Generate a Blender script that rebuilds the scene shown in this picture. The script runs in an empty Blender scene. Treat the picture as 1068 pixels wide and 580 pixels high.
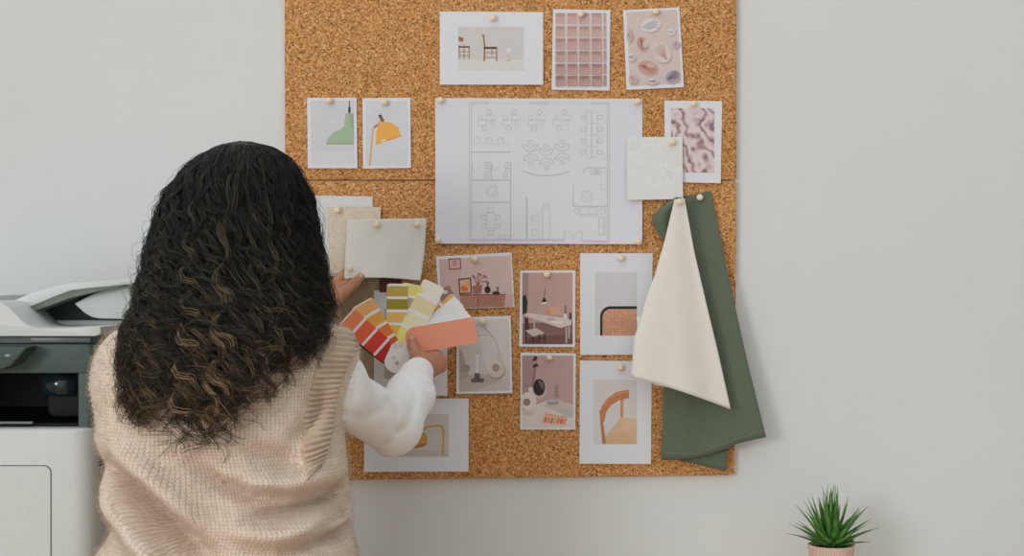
import bpy, bmesh, math, random
import numpy as np
from mathutils import Vector

random.seed(7)
rng = np.random.default_rng(7)
scene = bpy.context.scene
COL = scene.collection
F = 1068 * 50 / 36.0
CAM_D, CAM_H = 2.84, 1.42


def Q(px, py, y):
    """point of the place that stands at depth y, read off the photograph"""
    d = CAM_D + y
    return Vector(((px - 534) / F * d, y, CAM_H + (290 - py) / F * d))


# ------------------------------------------------------------------ materials
def lin(c):
    return tuple(((v / 255) / 12.92 if v / 255 <= 0.04045 else ((v / 255 + 0.055) / 1.055) ** 2.4) for v in c) + (1.0,)


class NT:
    def __init__(self, name):
        self.m = bpy.data.materials.new(name)
        self.m.use_nodes = True
        self.t = self.m.node_tree
        self.b = self.t.nodes['Principled BSDF']

    def n(self, typ, **kw):
        o = self.t.nodes.new(typ)
        for k, v in kw.items():
            setattr(o, k, v)
        return o

    def l(self, a, b):
        self.t.links.new(a, b)

    def math(self, op, a, b=None):
        o = self.n('ShaderNodeMath', operation=op)
        for i, v in enumerate((a, b)):
            if v is None:
                continue
            if isinstance(v, (int, float)):
                o.inputs[i].default_value = v
            else:
                self.l(v, o.inputs[i])
        return o.outputs[0]

    def ramp(self, fac, stops):
        r = self.n('ShaderNodeValToRGB')
        e = r.color_ramp.elements
        while len(e) < len(stops):
            e.new(0.5)
        for k, (p, c) in enumerate(stops):
            e[k].position = p
            e[k].color = lin(c)
        self.l(fac, r.inputs[0])
        return r.outputs[0]

    def noise(self, scale, detail=3, rough=0.5, coord='Object', dist=0.0, vec=None):
        o = self.n('ShaderNodeTexNoise')
        o.inputs['Scale'].default_value = scale
        o.inputs['Detail'].default_value = detail
        o.inputs['Roughness'].default_value = rough
        o.inputs['Distortion'].default_value = dist
        self.l(vec if vec is not None else self.coord(coord), o.inputs['Vector'])
        return o.outputs['Fac']

    def coord(self, which='Object'):
        c = self.t.nodes.get('TC') or self.n('ShaderNodeTexCoord')
        c.name = 'TC'
        return c.outputs[which]

    def bump(self, h, strength=0.3, dist=0.002):
        o = self.n('ShaderNodeBump')
        o.inputs['Strength'].default_value = strength
        o.inputs['Distance'].default_value = dist
        self.l(h, o.inputs['Height'])
        self.l(o.outputs[0], self.b.inputs['Normal'])

    def set(self, rough=0.6, spec=0.3, **kw):
        self.b.inputs['Roughness'].default_value = rough
        self.b.inputs['Specular IOR Level'].default_value = spec
        for k, v in kw.items():
            self.b.inputs[k.replace('_', ' ')].default_value = v
        return self


def vary(c, d):
    return tuple(max(0, min(255, v + d)) for v in c)


_mats = {}


def flat(c, rough=0.6, spec=0.25, var=5, scale=60, bump=0.0, **kw):
    """plain coloured material with a faint mottling of its own"""
    key = (tuple(c), rough, spec, var, scale, bump, tuple(sorted(kw.items())))
    if key in _mats:
        return _mats[key]
    t = NT('coat_%02x%02x%02x' % tuple(int(v) for v in c)).set(rough, spec, **kw)
    nz = t.noise(scale, 3)
    t.l(t.ramp(nz, [(0.3, vary(c, -var)), (0.7, vary(c, var))]), t.b.inputs['Base Color'])
    if bump:
        t.bump(nz, bump, 0.002)
    _mats[key] = t.m
    return t.m


def ink_gain(c):
    l = 0.3 * c[0] + 0.6 * c[1] + 0.1 * c[2]
    k = 1 + 0.3 * min(1, max(0, (0.55 - l) / 0.25))
    return tuple(min(0.9, v * k) for v in c[:3]) + (1,)


def ink(c):
    """printing ink on matt photo paper"""
    key = ('ink',) + tuple(c)
    if key not in _mats:
        t = NT('ink_%02x%02x%02x' % tuple(int(v) for v in c)).set(0.55, 0.25)
        g = ink_gain(lin(c))
        r = t.n('ShaderNodeValToRGB')
        for e, (p, k) in zip(r.color_ramp.elements, ((0.3, 0.965), (0.7, 1.03))):
            e.position = p
            e.color = tuple(min(0.92, v * k) for v in g[:3]) + (1,)
        t.l(t.noise(55, 5, 0.75), r.inputs[0])
        t.l(r.outputs[0], t.b.inputs['Base Color'])
        _mats[key] = t.m
    return _mats[key]


def m_wall():
    t = NT('painted_plaster').set(0.85, 0.15)
    n1 = t.noise(1.2, 3)
    n2 = t.noise(240, 4, 0.7)
    n3 = t.noise(14, 3)
    t.l(t.ramp(n1, [(0.3, (221, 223, 221)), (0.7, (226, 228, 226))]), t.b.inputs['Base Color'])
    t.bump(t.math('ADD', t.math('MULTIPLY', n2, 0.35), t.math('MULTIPLY', n3, 1.0)), 0.25, 0.003)
    return t.m


def m_cork():
    t = NT('cork').set(0.9, 0.12)
    v = t.n('ShaderNodeTexVoronoi')
    v.inputs['Scale'].default_value = 400
    v.inputs['Randomness'].default_value = 1
    wob = t.n('ShaderNodeVectorMath', operation='ADD')
    nz = t.n('ShaderNodeTexNoise')
    nz.inputs['Scale'].default_value = 420
    t.l(t.coord(), nz.inputs['Vector'])
    sc = t.n('ShaderNodeVectorMath', operation='SCALE')
    sc.inputs['Scale'].default_value = 0.004
    t.l(nz.outputs['Color'], sc.inputs[0])
    t.l(t.coord(), wob.inputs[0])
    t.l(sc.outputs[0], wob.inputs[1])
    t.l(wob.outputs[0], v.inputs['Vector'])
    sep = t.n('ShaderNodeSeparateColor')
    t.l(v.outputs['Color'], sep.inputs[0])
    cell = t.ramp(sep.outputs[0], [(0.0, (116, 70, 34)), (0.18, (186, 128, 76)), (0.55, (216, 156, 94)), (0.85, (230, 174, 114)), (1.0, (247, 206, 154))])
    n2 = t.noise(520, 3, 0.7)
    dk = t.ramp(n2, [(0.30, (110, 70, 40)), (0.46, (255, 255, 255))])
    mx = t.n('ShaderNodeMix', data_type='RGBA', blend_type='MULTIPLY')
    mx.inputs[0].default_value = 0.8
    t.l(cell, mx.inputs[6])
    t.l(dk, mx.inputs[7])
    t.l(mx.outputs[2], t.b.inputs['Base Color'])
    t.bump(t.math('ADD', n2, sep.outputs[0]), 0.5, 0.0012)
    return t.m


def m_cloth(name, c, weave=900, var=8, rough=0.85, sheen=0.2, bump=0.35):
    t = NT(name).set(rough, 0.15, Sheen_Weight=sheen)
    w1 = t.n('ShaderNodeTexWave', wave_type='BANDS', bands_direction='X')
    w2 = t.n('ShaderNodeTexWave', wave_type='BANDS', bands_direction='Z')
    for w in (w1, w2):
        w.inputs['Scale'].default_value = weave
        w.inputs['Distortion'].default_value = 1.5
        w.inputs['Detail'].default_value = 1
        t.l(t.coord(), w.inputs['Vector'])
    h = t.math('ADD', w1.outputs['Fac'], w2.outputs['Fac'])
    n = t.noise(90, 4, 0.6)
    f = t.math('ADD', t.math('MULTIPLY', h, 0.25), t.math('MULTIPLY', n, 0.6))
    t.l(t.ramp(f, [(0.2, vary(c, -var)), (0.9, vary(c, var))]), t.b.inputs['Base Color'])
    t.bump(t.math('ADD', h, n), bump, 0.0006)
    return t.m


def m_knit(name, base, dark, light, rib=False):
    t = NT(name).set(0.95, 0.1, Sheen_Weight=0.35, Sheen_Roughness=0.5)
    uv = t.n('ShaderNodeUVMap')
    uv.uv_map = 'UVMap'
    s = t.n('ShaderNodeSeparateXYZ')
    wn = t.n('ShaderNodeTexNoise')
    wn.inputs['Scale'].default_value = 30
    t.l(t.coord(), wn.inputs['Vector'])
    wv = t.n('ShaderNodeVectorMath', operation='SCALE')
    wv.inputs['Scale'].default_value = 0.004
    t.l(wn.outputs['Color'], wv.inputs[0])
    ad = t.n('ShaderNodeVectorMath', operation='ADD')
    t.l(uv.outputs[0], ad.inputs[0])
    t.l(wv.outputs[0], ad.inputs[1])
    t.l(ad.outputs[0], s.inputs[0])
    fu = t.math('FRACT', t.math('MULTIPLY', s.outputs[0], 1 / 0.0058))
    tri = t.math('MULTIPLY', t.math('ABSOLUTE', t.math('SUBTRACT', fu, 0.5)), 2)
    vv = t.math('ADD', t.math('MULTIPLY', s.outputs[1], 1 / 0.0054), t.math('MULTIPLY', tri, -0.55))
    sn = t.math('SINE', t.math('MULTIPLY', vv, 2 * math.pi))
    colh = t.math('SUBTRACT', 1, t.math('POWER', tri, 2))
    mid = t.math('POWER', t.math('SUBTRACT', 1, tri), 6)
    stitch = t.math('MULTIPLY', t.math('ADD', t.math('MULTIPLY', sn, 0.36), 0.70), colh)
    stitch = t.math('SUBTRACT', stitch, t.math('MULTIPLY', mid, 0.25))
    nz = t.noise(420, 4, 0.75)
    nb = t.noise(24, 3)
    if rib:
        h = t.math('ADD', 0.25, t.math('MULTIPLY', nz, 0.7))
    else:
        h = t.math('ADD', t.math('MULTIPLY', stitch, 0.6), t.math('MULTIPLY', nz, 0.8))
    f = t.math('ADD', t.math('MULTIPLY', h, 0.75), t.math('MULTIPLY', t.math('SUBTRACT', nb, 0.5), 0.25))
    t.l(t.ramp(f, [(0.12, dark), (0.5, base), (0.95, light)]), t.b.inputs['Base Color'])  # base colour follows stitch height: shade of the grooves painted in
    t.bump(h, 0.62, 0.0026)
    return t.m


# ------------------------------------------------------------------ object helpers
def tag(o, label=None, cat=None, group=None, kind=None):
    if label:
        o['label'] = label
    if cat:
        o['category'] = cat
    if group:
        o['group'] = group
    if kind:
        o['kind'] = kind
    return o


def link(o, parent=None):
    COL.objects.link(o)
    if parent is not None:
        o.parent = parent
        if parent.type == 'EMPTY':
            o.matrix_parent_inverse = parent.matrix_basis.inverted()
    return o


def empty(name, loc):
    o = bpy.data.objects.new(name, None)
    o.location = loc
    o.empty_display_size = 0.05
    COL.objects.link(o)
    return o


def mesh_obj(name, verts, faces, mats, parent=None, smooth=False, midx=None, uv=None):
    me = bpy.data.meshes.new(name)
    verts = np.asarray(verts, dtype=np.float32)
    if isinstance(faces, np.ndarray):
        k = faces.shape[1]
        me.vertices.add(len(verts))
        me.vertices.foreach_set('co', verts.ravel())
        me.loops.add(faces.size)
        me.loops.foreach_set('vertex_index', faces.astype(np.int32).ravel())
        me.polygons.add(len(faces))
        me.polygons.foreach_set('loop_start', np.arange(0, faces.size, k, dtype=np.int32))
        me.polygons.foreach_set('loop_total', np.full(len(faces), k, dtype=np.int32))
        me.update(calc_edges=True)
    else:
        me.from_pydata([tuple(map(float, v)) for v in verts], [], faces)
    if not isinstance(mats, (list, tuple)):
        mats = [mats]
    for m in mats:
        me.materials.append(m)
    if midx is not None:
        me.polygons.foreach_set('material_index', np.asarray(midx, dtype=np.int32))
    if smooth:
        me.polygons.foreach_set('use_smooth', np.ones(len(me.polygons), dtype=bool))
    if uv is not None:
        lay = me.uv_layers.new(name='UVMap')
        li = np.empty(len(me.loops), dtype=np.int32)
        me.loops.foreach_get('vertex_index', li)
        lay.data.foreach_set('uv', np.asarray(uv, dtype=np.float32)[li].ravel())
    me.update()
    o = bpy.data.objects.new(name, me)
    return link(o, parent)


def bevel(o, w, seg=3, ang=35):
    b = o.modifiers.new('bevel', 'BEVEL')
    b.width = w
    b.segments = seg
    b.limit_method = 'ANGLE'
    b.angle_limit = math.radians(ang)
    for p in o.data.polygons:
        p.use_smooth = True
    return o


def box_geo(x0, x1, y0, y1, z0, z1):
    v = [(x, y, z) for x in (x0, x1) for y in (y0, y1) for z in (z0, z1)]
    f = [(0, 1, 3, 2), (4, 6, 7, 5), (0, 4, 5, 1), (2, 3, 7, 6), (0, 2, 6, 4), (1, 5, 7, 3)]
    return v, f


def box(name, x0, x1, y0, y1, z0, z1, m, parent=None, bv=0.0):
    v, f = box_geo(x0, x1, y0, y1, z0, z1)
    o = mesh_obj(name, v, f, m, parent)
    if bv:
        bevel(o, bv)
    return o


def boxes(name, lst, m, parent=None, bv=0.0):
    V, Fc = [], []
    for b in lst:
        v, f = box_geo(*b)
        k = len(V)
        V += v
        Fc += [tuple(i + k for i in q) for q in f]
    o = mesh_obj(name, V, Fc, m, parent)
    if bv:
        bevel(o, bv)
    return o


def prism(name, pts, axis, a, b, m, parent=None, bv=0.0):
    """outline of 2D points extruded along an axis: 'y' takes (x,z), 'z' takes (x,y), 'x' takes (y,z)"""
    def mk(p, t):
        return {'y': (p[0], t, p[1]), 'z': (p[0], p[1], t), 'x': (t, p[0], p[1])}[axis]
    n = len(pts)
    V = [mk(p, a) for p in pts] + [mk(p, b) for p in pts]
    Fc = [tuple(range(n)), tuple(range(2 * n - 1, n - 1, -1))] + [(i, i + n, (i + 1) % n + n, (i + 1) % n) for i in range(n)]
    o = mesh_obj(name, V, Fc, m, parent)
    bm = bmesh.new()
    bm.from_mesh(o.data)
    bmesh.ops.recalc_face_normals(bm, faces=bm.faces)
    bm.to_mesh(o.data)
    bm.free()
    if bv:
        bevel(o, bv)
    return o


def rrect(x0, x1, y0, y1, r, seg=8, corners=(1, 1, 1, 1)):
    P = []
    for k, (cx, cy, a0) in enumerate(((x1 - r, y1 - r, 0), (x0 + r, y1 - r, 90), (x0 + r, y0 + r, 180), (x1 - r, y0 + r, 270))):
        if corners[k]:
            for i in range(seg + 1):
                a = math.radians(a0 + 90 * i / seg)
                P.append((cx + r * math.cos(a), cy + r * math.sin(a)))
        else:
            P.append(((x1, x0, x0, x1)[k], (y1, y1, y0, y0)[k]))
    return P


def lathe_geo(prof, seg=24):
    V, Fc = [], []
    for (r, z) in prof:
        for k in range(seg):
            a = 2 * math.pi * k / seg
            V.append((r * math.cos(a), r * math.sin(a), z))
    for i in range(len(prof) - 1):
        for k in range(seg):
            Fc.append((i * seg + k, i * seg + (k + 1) % seg, (i + 1) * seg + (k + 1) % seg, (i + 1) * seg + k))
    return V, Fc


def lathe(name, prof, m, parent=None, seg=24, at=(0, 0, 0)):
    V, Fc = lathe_geo(prof, seg)
    V = [(v[0] + at[0], v[1] + at[1], v[2] + at[2]) for v in V]
    return mesh_obj(name, V, Fc, m, parent, smooth=True)


def tubes(C, rad, sides=3):
    """C (n,k,3) centre lines, rad (n,k)"""
    n, k, _ = C.shape
    T = np.gradient(C, axis=1)
    T /= np.linalg.norm(T, axis=-1, keepdims=True) + 1e-9
    ref = np.array([0.31, -0.9, 0.3])
    A = np.cross(T, ref)
    A /= np.linalg.norm(A, axis=-1, keepdims=True) + 1e-9
    B = np.cross(T, A)
    V = np.stack([C + rad[..., None] * (A * math.cos(2 * math.pi * q / sides) + B * math.sin(2 * math.pi * q / sides)) for q in range(sides)], 2)
    base = (np.arange(n)[:, None] * k + np.arange(k - 1)[None, :]) * sides
    fs = []
    for q in range(sides):
        q2 = (q + 1) % sides
        fs.append(np.stack([base + q, base + q2, base + sides + q2, base + sides + q], -1).reshape(-1, 4))
    return V.reshape(-1, 3), np.stack(fs, 1).reshape(-1, 4)


# ------------------------------------------------------------------ distance-field modelling for the person
def seg_d(P, a, b, ra, rb):
    a = np.asarray(a, dtype=np.float32)
    b = np.asarray(b, dtype=np.float32)
    ab = b - a
    t = np.clip(((P - a) @ ab) / max(float(ab @ ab), 1e-12), 0, 1)
    q = P - a - t[..., None] * ab
    return np.sqrt((q * q).sum(-1)) - (ra + (rb - ra) * t)


def ell_d(P, c, r):
    q = (P - np.asarray(c, np.float32))
    r = np.asarray(r, np.float32)
    k0 = np.sqrt(((q / r) ** 2).sum(-1))
    k1 = np.sqrt(((q / (r * r)) ** 2).sum(-1)) + 1e-9
    return k0 * (k0 - 1) / k1


def smin(a, b, k):
    h = np.clip(0.5 + 0.5 * (b - a) / k, 0, 1)
    return b + (a - b) * h - k * h * (1 - h)


def smax(a, b, k):
    return -smin(-a, -b, k)


def chain_d(P, pts, rad, k=0.004):
    d = None
    for i in range(len(pts) - 1):
        s = seg_d(P, pts[i], pts[i + 1], rad[i], rad[i + 1])
        d = s if d is None else smin(d, s, k)
    return d


def surfnet(fn, lo, hi, h):
    """skin the zero level of fn with quads"""
    lo = np.asarray(lo, float)
    n = np.ceil((np.asarray(hi, float) - lo) / h).astype(int) + 1
    ax = [lo[i] + h * np.arange(n[i]) for i in range(3)]
    Fv = np.empty(n, dtype=np.float32)
    for i0 in range(0, n[0], 16):
        g = np.stack(np.meshgrid(ax[0][i0:i0 + 16], ax[1], ax[2], indexing='ij'), -1).astype(np.float32)
        Fv[i0:i0 + 16] = fn(g)
    ins = Fv < 0
    c = [Fv[i:n[0] - 1 + i, j:n[1] - 1 + j, k:n[2] - 1 + k] for i in (0, 1) for j in (0, 1) for k in (0, 1)]
    cnt = sum((x < 0).astype(np.int8) for x in c)
    mixed = (cnt > 0) & (cnt < 8)
    idx = np.argwhere(mixed)
    vals = np.stack([x[mixed] for x in c], 1)
    off = np.array([(i, j, k) for i in (0, 1) for j in (0, 1) for k in (0, 1)], float)
    acc = np.zeros((len(idx), 3))
    num = np.zeros(len(idx))
    for e0 in range(8):
        for e1 in range(e0 + 1, 8):
            if np.abs(off[e0] - off[e1]).sum() != 1:
                continue
            v0, v1 = vals[:, e0], vals[:, e1]
            m = (v0 < 0) != (v1 < 0)
            t = np.where(m, v0 / np.where(m, v0 - v1, 1), 0)
            acc += np.where(m[:, None], off[e0] + t[:, None] * (off[e1] - off[e0]), 0)
            num += m
    V = lo + h * (idx + acc / num[:, None])
    ids = np.full(mixed.shape, -1, dtype=np.int64)
    ids[mixed] = np.arange(len(idx))
    quads = []
    for axis in range(3):
        s0 = [slice(None)] * 3
        s1 = [slice(None)] * 3
        s0[axis] = slice(0, n[axis] - 1)
        s1[axis] = slice(1, n[axis])
        ch = ins[tuple(s0)] != ins[tuple(s1)]
        b, cc = [(1, 2), (2, 0), (0, 1)][axis]
        e = np.argwhere(ch)
        e = e[(e[:, b] > 0) & (e[:, cc] > 0) & (e[:, b] < n[b] - 1) & (e[:, cc] < n[cc] - 1)]
        neg = ins[tuple(s0)][tuple(e.T)]

        def cid(db, dc):
            q = e.copy()
            q[:, b] -= db
            q[:, cc] -= dc
            return ids[tuple(q.T)]
        qd = np.stack([cid(1, 1), cid(0, 1), cid(0, 0), cid(1, 0)], 1)
        qd[~neg] = qd[~neg][:, ::-1]
        quads.append(qd)
    return V, np.concatenate(quads)


def grad(fn, P, e=0.002):
    g = np.stack([fn(P + np.eye(3, dtype=np.float32)[i] * e) - fn(P - np.eye(3, dtype=np.float32)[i] * e) for i in range(3)], -1)
    return g / (np.linalg.norm(g, axis=-1, keepdims=True) + 1e-9)


def project(fn, P, level=0.0, it=5):
    P = np.asarray(P, np.float32).copy()
    for _ in range(it):
        P -= (fn(P) - level)[..., None] * 0.9 * grad(fn, P)
    return P


# ================================================================== THE ROOM
M_WALL = m_wall()
M_TRIM = flat((232, 232, 228), 0.5)
wb = box('wall_back', -3.1, 3.0, 0.0, 0.12, 0, 2.7, M_WALL)
tag(wb, kind='structure')
fl = NT('oak_floor').set(0.45, 0.4)
wv = fl.n('ShaderNodeTexBrick')
wv.inputs['Scale'].default_value = 4
wv.inputs['Color1'].default_value = lin((176, 140, 104))
wv.inputs['Color2'].default_value = lin((190, 156, 120))
wv.inputs['Mortar'].default_value = lin((110, 84, 60))
wv.inputs['Mortar Size'].default_value = 0.006
wv.inputs['Brick Width'].default_value = 3.0
fl.l(fl.coord(), wv.inputs['Vector'])
fl.l(wv.outputs['Color'], fl.b.inputs['Base Color'])
tag(box('floor', -3.1, 3.0, -6.0, 0.12, -0.1, 0, fl.m), kind='structure')
tag(box('baseboard_back', -3.0, 3.0, -0.015, 0.0, 0, 0.08, M_TRIM, bv=0.004), kind='structure')
WY0, WY1, WZ0, WZ1 = -5.3, -3.5, 0.95, 2.45
wl = boxes('wall_left', [(-3.1, -3.0, -6.0, WY0, 0, 2.7), (-3.1, -3.0, WY1, 0.0, 0, 2.7),
                         (-3.1, -3.0, WY0, WY1, 0, WZ0), (-3.1, -3.0, WY0, WY1, WZ1, 2.7)], M_WALL)
tag(wl, kind='structure')
win = boxes('window_1', [(-3.09, -3.02, WY0, WY0 + 0.06, WZ0, WZ1), (-3.09, -3.02, WY1 - 0.06, WY1, WZ0, WZ1),
                         (-3.09, -3.02, WY0 + 0.06, WY1 - 0.06, WZ0, WZ0 + 0.06), (-3.09, -3.02, WY0 + 0.06, WY1 - 0.06, WZ1 - 0.06, WZ1)], M_TRIM)
tag(win, kind='structure')

# ================================================================== CORK BOARDS
M_CORK = m_cork()
YB = -0.014          # face of the cork
GB = 'cork panels on the wall'


def cork(name, corners, label):
    P = [Q(p[0], p[1], YB) for p in corners]
    out = []
    for k in range(4):
        a, b, c = P[k - 1], P[k], P[(k + 1) % 4]
        u, w = (a - b).normalized(), (c - b).normalized()
        r = 0.008
        for q in range(6):
            t = q / 5
            out.append((b + u * r * (1 - t) ** 2 + w * r * t ** 2))
    o = prism(name, [(p.x, p.z) for p in out], 'y', YB, -0.0005, M_CORK)
    bevel(o, 0.0012, 2)
    return tag(o, label, 'cork board', GB)


cork('cork_board', [(296.5, -125), (768, -125), (768, 187.6), (297.3, 187.6)], 'upper cork panel on the white wall, carrying the floor plan and chair print')
cork('cork_board', [(297.3, 188.8), (768, 188.8), (766, 495.5), (298.5, 501.5)], 'lower cork panel on the white wall, butted below the upper one')

# ================================================================== PRINTS ON THE BOARD
PAPER = (228, 229, 234)


class Sheet:
    """a sheet of paper on the board with what is printed on it"""

    def __init__(self, corners, y0, lift=0.003, side=0.0, conv=None, curl=False):
        self.curl = curl
        self.c = [Vector(p) for p in corners]
        self.y0, self.lift, self.side = y0, lift, side
        xs = [p[0] for p in corners]
        ys = [p[1] for p in corners]
        self.bx = (min(xs), max(xs), min(ys), max(ys))
        self.conv = conv or (lambda p: p)
        self.polys = []
        self.layer = 0

    def y(self, px, py):
        u = (px - self.bx[0]) / (self.bx[1] - self.bx[0])
        v = (py - self.bx[2]) / (self.bx[3] - self.bx[2])
        u, v = min(max(u, 0), 1), min(max(v, 0), 1)
        if not self.curl:
            return self.y0 - self.lift * v
        return self.y0 - self.lift * v * v - self.side * (2 * u - 1) ** 2 * v

    def build(self, name, label, cat, group=None, paper=None, n=10, thick=0.0004):
        paper = paper or flat(PAPER, 0.65, 0.2, 1, 30)
        V, Fc = [], []
        a, b, c, d = self.c
        for j in range(n + 1):
            for i in range(n + 1):
                u, v = i / n, j / n
                p = (a * (1 - u) + b * u) * (1 - v) + (d * (1 - u) + c * u) * v
                V.append(Q(p[0], p[1], self.y(p[0], p[1])))
        for j in range(n):
            for i in range(n):
                k = j * (n + 1) + i
                Fc.append((k, k + 1, k + n + 2, k + n + 1))
        m = len(V)
        V += [v + Vector((0, thick, 0)) for v in V]
        Fc += [tuple(i + m for i in f[::-1]) for f in Fc]
        ring = [i for i in range(n + 1)] + [j * (n + 1) + n for j in range(1, n + 1)] + [n * (n + 1) + i for i in range(n - 1, -1, -1)] + [j * (n + 1) for j in range(n - 1, 0, -1)]
        for i in range(len(ring)):
            p, q = ring[i], ring[(i + 1) % len(ring)]
            Fc.append((p, p + m, q + m, q))
        self.o = tag(mesh_obj(name, V, Fc, paper), label, cat, group)
        if self.polys:
            V, Fc, mats, mi = [], [], [], []
            for pts, mt, ly in self.polys:
                if mt not in mats:
                    mats.append(mt)
                k = len(V)
                for p in pts:
                    w = Q(p[0], p[1], self.y(*p))
                    w.y -= 0.00025 + 0.00003 * ly
                    V.append(w)
                Fc.append(tuple(range(k, k + len(pts))))
                mi.append(mats.index(mt))
            mesh_obj('picture', V, Fc, mats, self.o, midx=mi)
        return self.o

    def _m(self, c):
        return c if isinstance(c, bpy.types.Material) else ink(c)

    def poly(self, pts, c, raw=False, ly=None):
        pts = [p if raw else self.conv(p) for p in pts]
        if ly is None:
            self.layer += 1
            ly = self.layer
        self.polys.append((pts, self._m(c), ly))

    def rect(self, x0, y0, x1, y1, c, n=6):
        self.layer += 1
        for j in range(n):
            for i in range(n):
                xa, xb = x0 + (x1 - x0) * i / n, x0 + (x1 - x0) * (i + 1) / n
                ya, yb = y0 + (y1 - y0) * j / n, y0 + (y1 - y0) * (j + 1) / n
                self.poly([(xa, ya), (xb, ya), (xb, yb), (xa, yb)], c, ly=self.layer)

    def ell(self, cx, cy, rx, ry, c, rot=0, n=22, a0=0, a1=360):
        ca, sa = math.cos(math.radians(rot)), math.sin(math.radians(rot))
        pts = []
        full = (a1 - a0) >= 360
        for i in range(n if full else n + 1):
            a = math.radians(a0 + (a1 - a0) * i / n)
            x, y = rx * math.cos(a), ry * math.sin(a)
            pts.append((cx + x * ca - y * sa, cy + x * sa + y * ca))
        self.poly(pts, c)

    def line(self, pts, w, c, ly=None, closed=False):
        if ly is None:
            self.layer += 1
            ly = self.layer
        pts = list(pts) + ([pts[0]] if closed else [])
        for (x0, y0), (x1, y1) in zip(pts[:-1], pts[1:]):
            L = math.hypot(x1 - x0, y1 - y0) or 1e-6
            nx, ny = -(y1 - y0) / L * w / 2, (x1 - x0) / L * w / 2
            k = max(1, int(L / 40))
            for i in range(k):
                ax, ay = x0 + (x1 - x0) * i / k, y0 + (y1 - y0) * i / k
                bx, by = x0 + (x1 - x0) * (i + 1) / k, y0 + (y1 - y0) * (i + 1) / k
                self.poly([(ax + nx, ay + ny), (bx + nx, by + ny), (bx - nx, by - ny), (ax - nx, ay - ny)], c, ly=ly)


def arc(cx, cy, r, a0, a1, n=10, ry=None):
    ry = ry or r
    return [(cx + r * math.cos(math.radians(a0 + (a1 - a0) * i / n)), cy + ry * math.sin(math.radians(a0 + (a1 - a0) * i / n))) for i in range(n + 1)]


def crop(x0, y0, s):
    return lambda p: (x0 + p[0] / s, y0 + p[1] / s)


Y1 = YB - 0.0012     # paper lying on the cork
GP = 'prints pinned to the cork boards'

# --- wide print of two chairs
s = Sheet([(458.6, 12), (566.5, 12.6), (566.5, 88.4), (458.8, 88.3)], Y1, 0.005, 0.002)
s.rect(478, 28, 546, 62, (214, 209, 206))
s.rect(478, 62, 546, 73, (222, 218, 214))
br, br2 = (142, 98, 68), (98, 66, 48)
for x in (479, 484, 489.5):
    s.line([(x, 47 if x < 489 else 49), (x, 62)], 0.9, br)
s.poly([(478.2, 38), (483, 39.5), (483.5, 43.5), (478.2, 43)], br)
s.line([(478.2, 49), (490, 49)], 1.6, br2)
s.line([(478.2, 54), (490, 54)], 0.7, br)
s.line([(478.2, 58), (490, 58)], 0.7, br)
s.line([(504, 36), (505.5, 48), (505, 64)], 1.5, br)
s.ell(504, 37, 1.0, 1.2, br)
s.line([(504.5, 50), (518.5, 50)], 2.2, br2)
s.line([(518, 50), (518, 64)], 1.1, br)
s.line([(505, 55), (518, 55)], 0.7, br)
s.line([(505, 60), (518, 60)], 0.7, br)
s.line([(513, 50), (513, 58)], 0.7, br)
s.ell(530.5, 53, 2.5, 3, (231, 228, 226))
s.line([(530.5, 56), (530.5, 63)], 0.7, (205, 180, 165))
s.line([(528.5, 63.5), (532.5, 63.5)], 1, (196, 160, 145))
s.build('photo_print', 'wide white print with two brown wooden chairs, top of the board', 'print', GP)

# --- pink grid of niches
s = Sheet([(576.8, 9.5), (636.6, 10.6), (635.6, 94.5), (575.3, 93.7)], Y1, 0.002, 0.001, crop(540, 0, 2.636))
s.rect(104, 36, 243, 237, (222, 208, 208))
cx_ = [(104, 130), (136, 163), (169, 197), (203, 231), (236.5, 243)]
cy_ = [(36, 67), (72, 101), (106, 136), (141, 170), (176, 204), (209, 237)]
for j, (ya, yb) in enumerate(cy_):
    for i, (xa, xb) in enumerate(cx_):
        base = (188 - 5 * j + (i % 2) * 4, 160 - 6 * j + (j % 2) * 4, 156 - 6 * j)
        s.poly([(xa, ya), (xb, ya), (xb, yb), (xa, yb)], base)
        s.poly([(xa, ya), (xb, ya), (xb - 5, ya + 9), (xa + 2, ya + 9)], vary(base, -22))
        s.poly([(xa + 1, yb), (xb, yb), (xb, ya + 12)], vary(base, 9))
s.build('photo_print', 'print of a dusty pink grid of square niches', 'print', GP)

# --- shells
s = Sheet([(649.8, 10.6), (708.5, 7.6), (713.4, 91), (653.4, 93.8)], Y1, 0.004, 0.002, crop(540, 0, 2.636))
s.poly([(299, 34), (438, 27), (449, 229), (309, 237)], (216, 198, 194))
W, PK, GR = (226, 220, 218), (184, 144, 132), (144, 134, 138)


def shell(cx, cy, rx, ry, rot, c1, c2, ribs=5):
    s.ell(cx + 3, cy + 4, rx, ry, (182, 160, 156), rot)
    s.ell(cx, cy, rx, ry, c1, rot)
    ca, sa = math.cos(math.radians(rot)), math.sin(math.radians(rot))
    for i in range(ribs):
        f = (i + 0.5) / ribs * 2 - 1
        p0 = (-rx * 0.85, 0)
        p1 = (rx * 0.8 * math.sqrt(max(0, 1 - f * f * 0.6)), ry * 0.8 * f)
        s.line([(cx + p[0] * ca - p[1] * sa, cy + p[0] * sa + p[1] * ca) for p in (p0, p1)], 1.8, c2)


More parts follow.
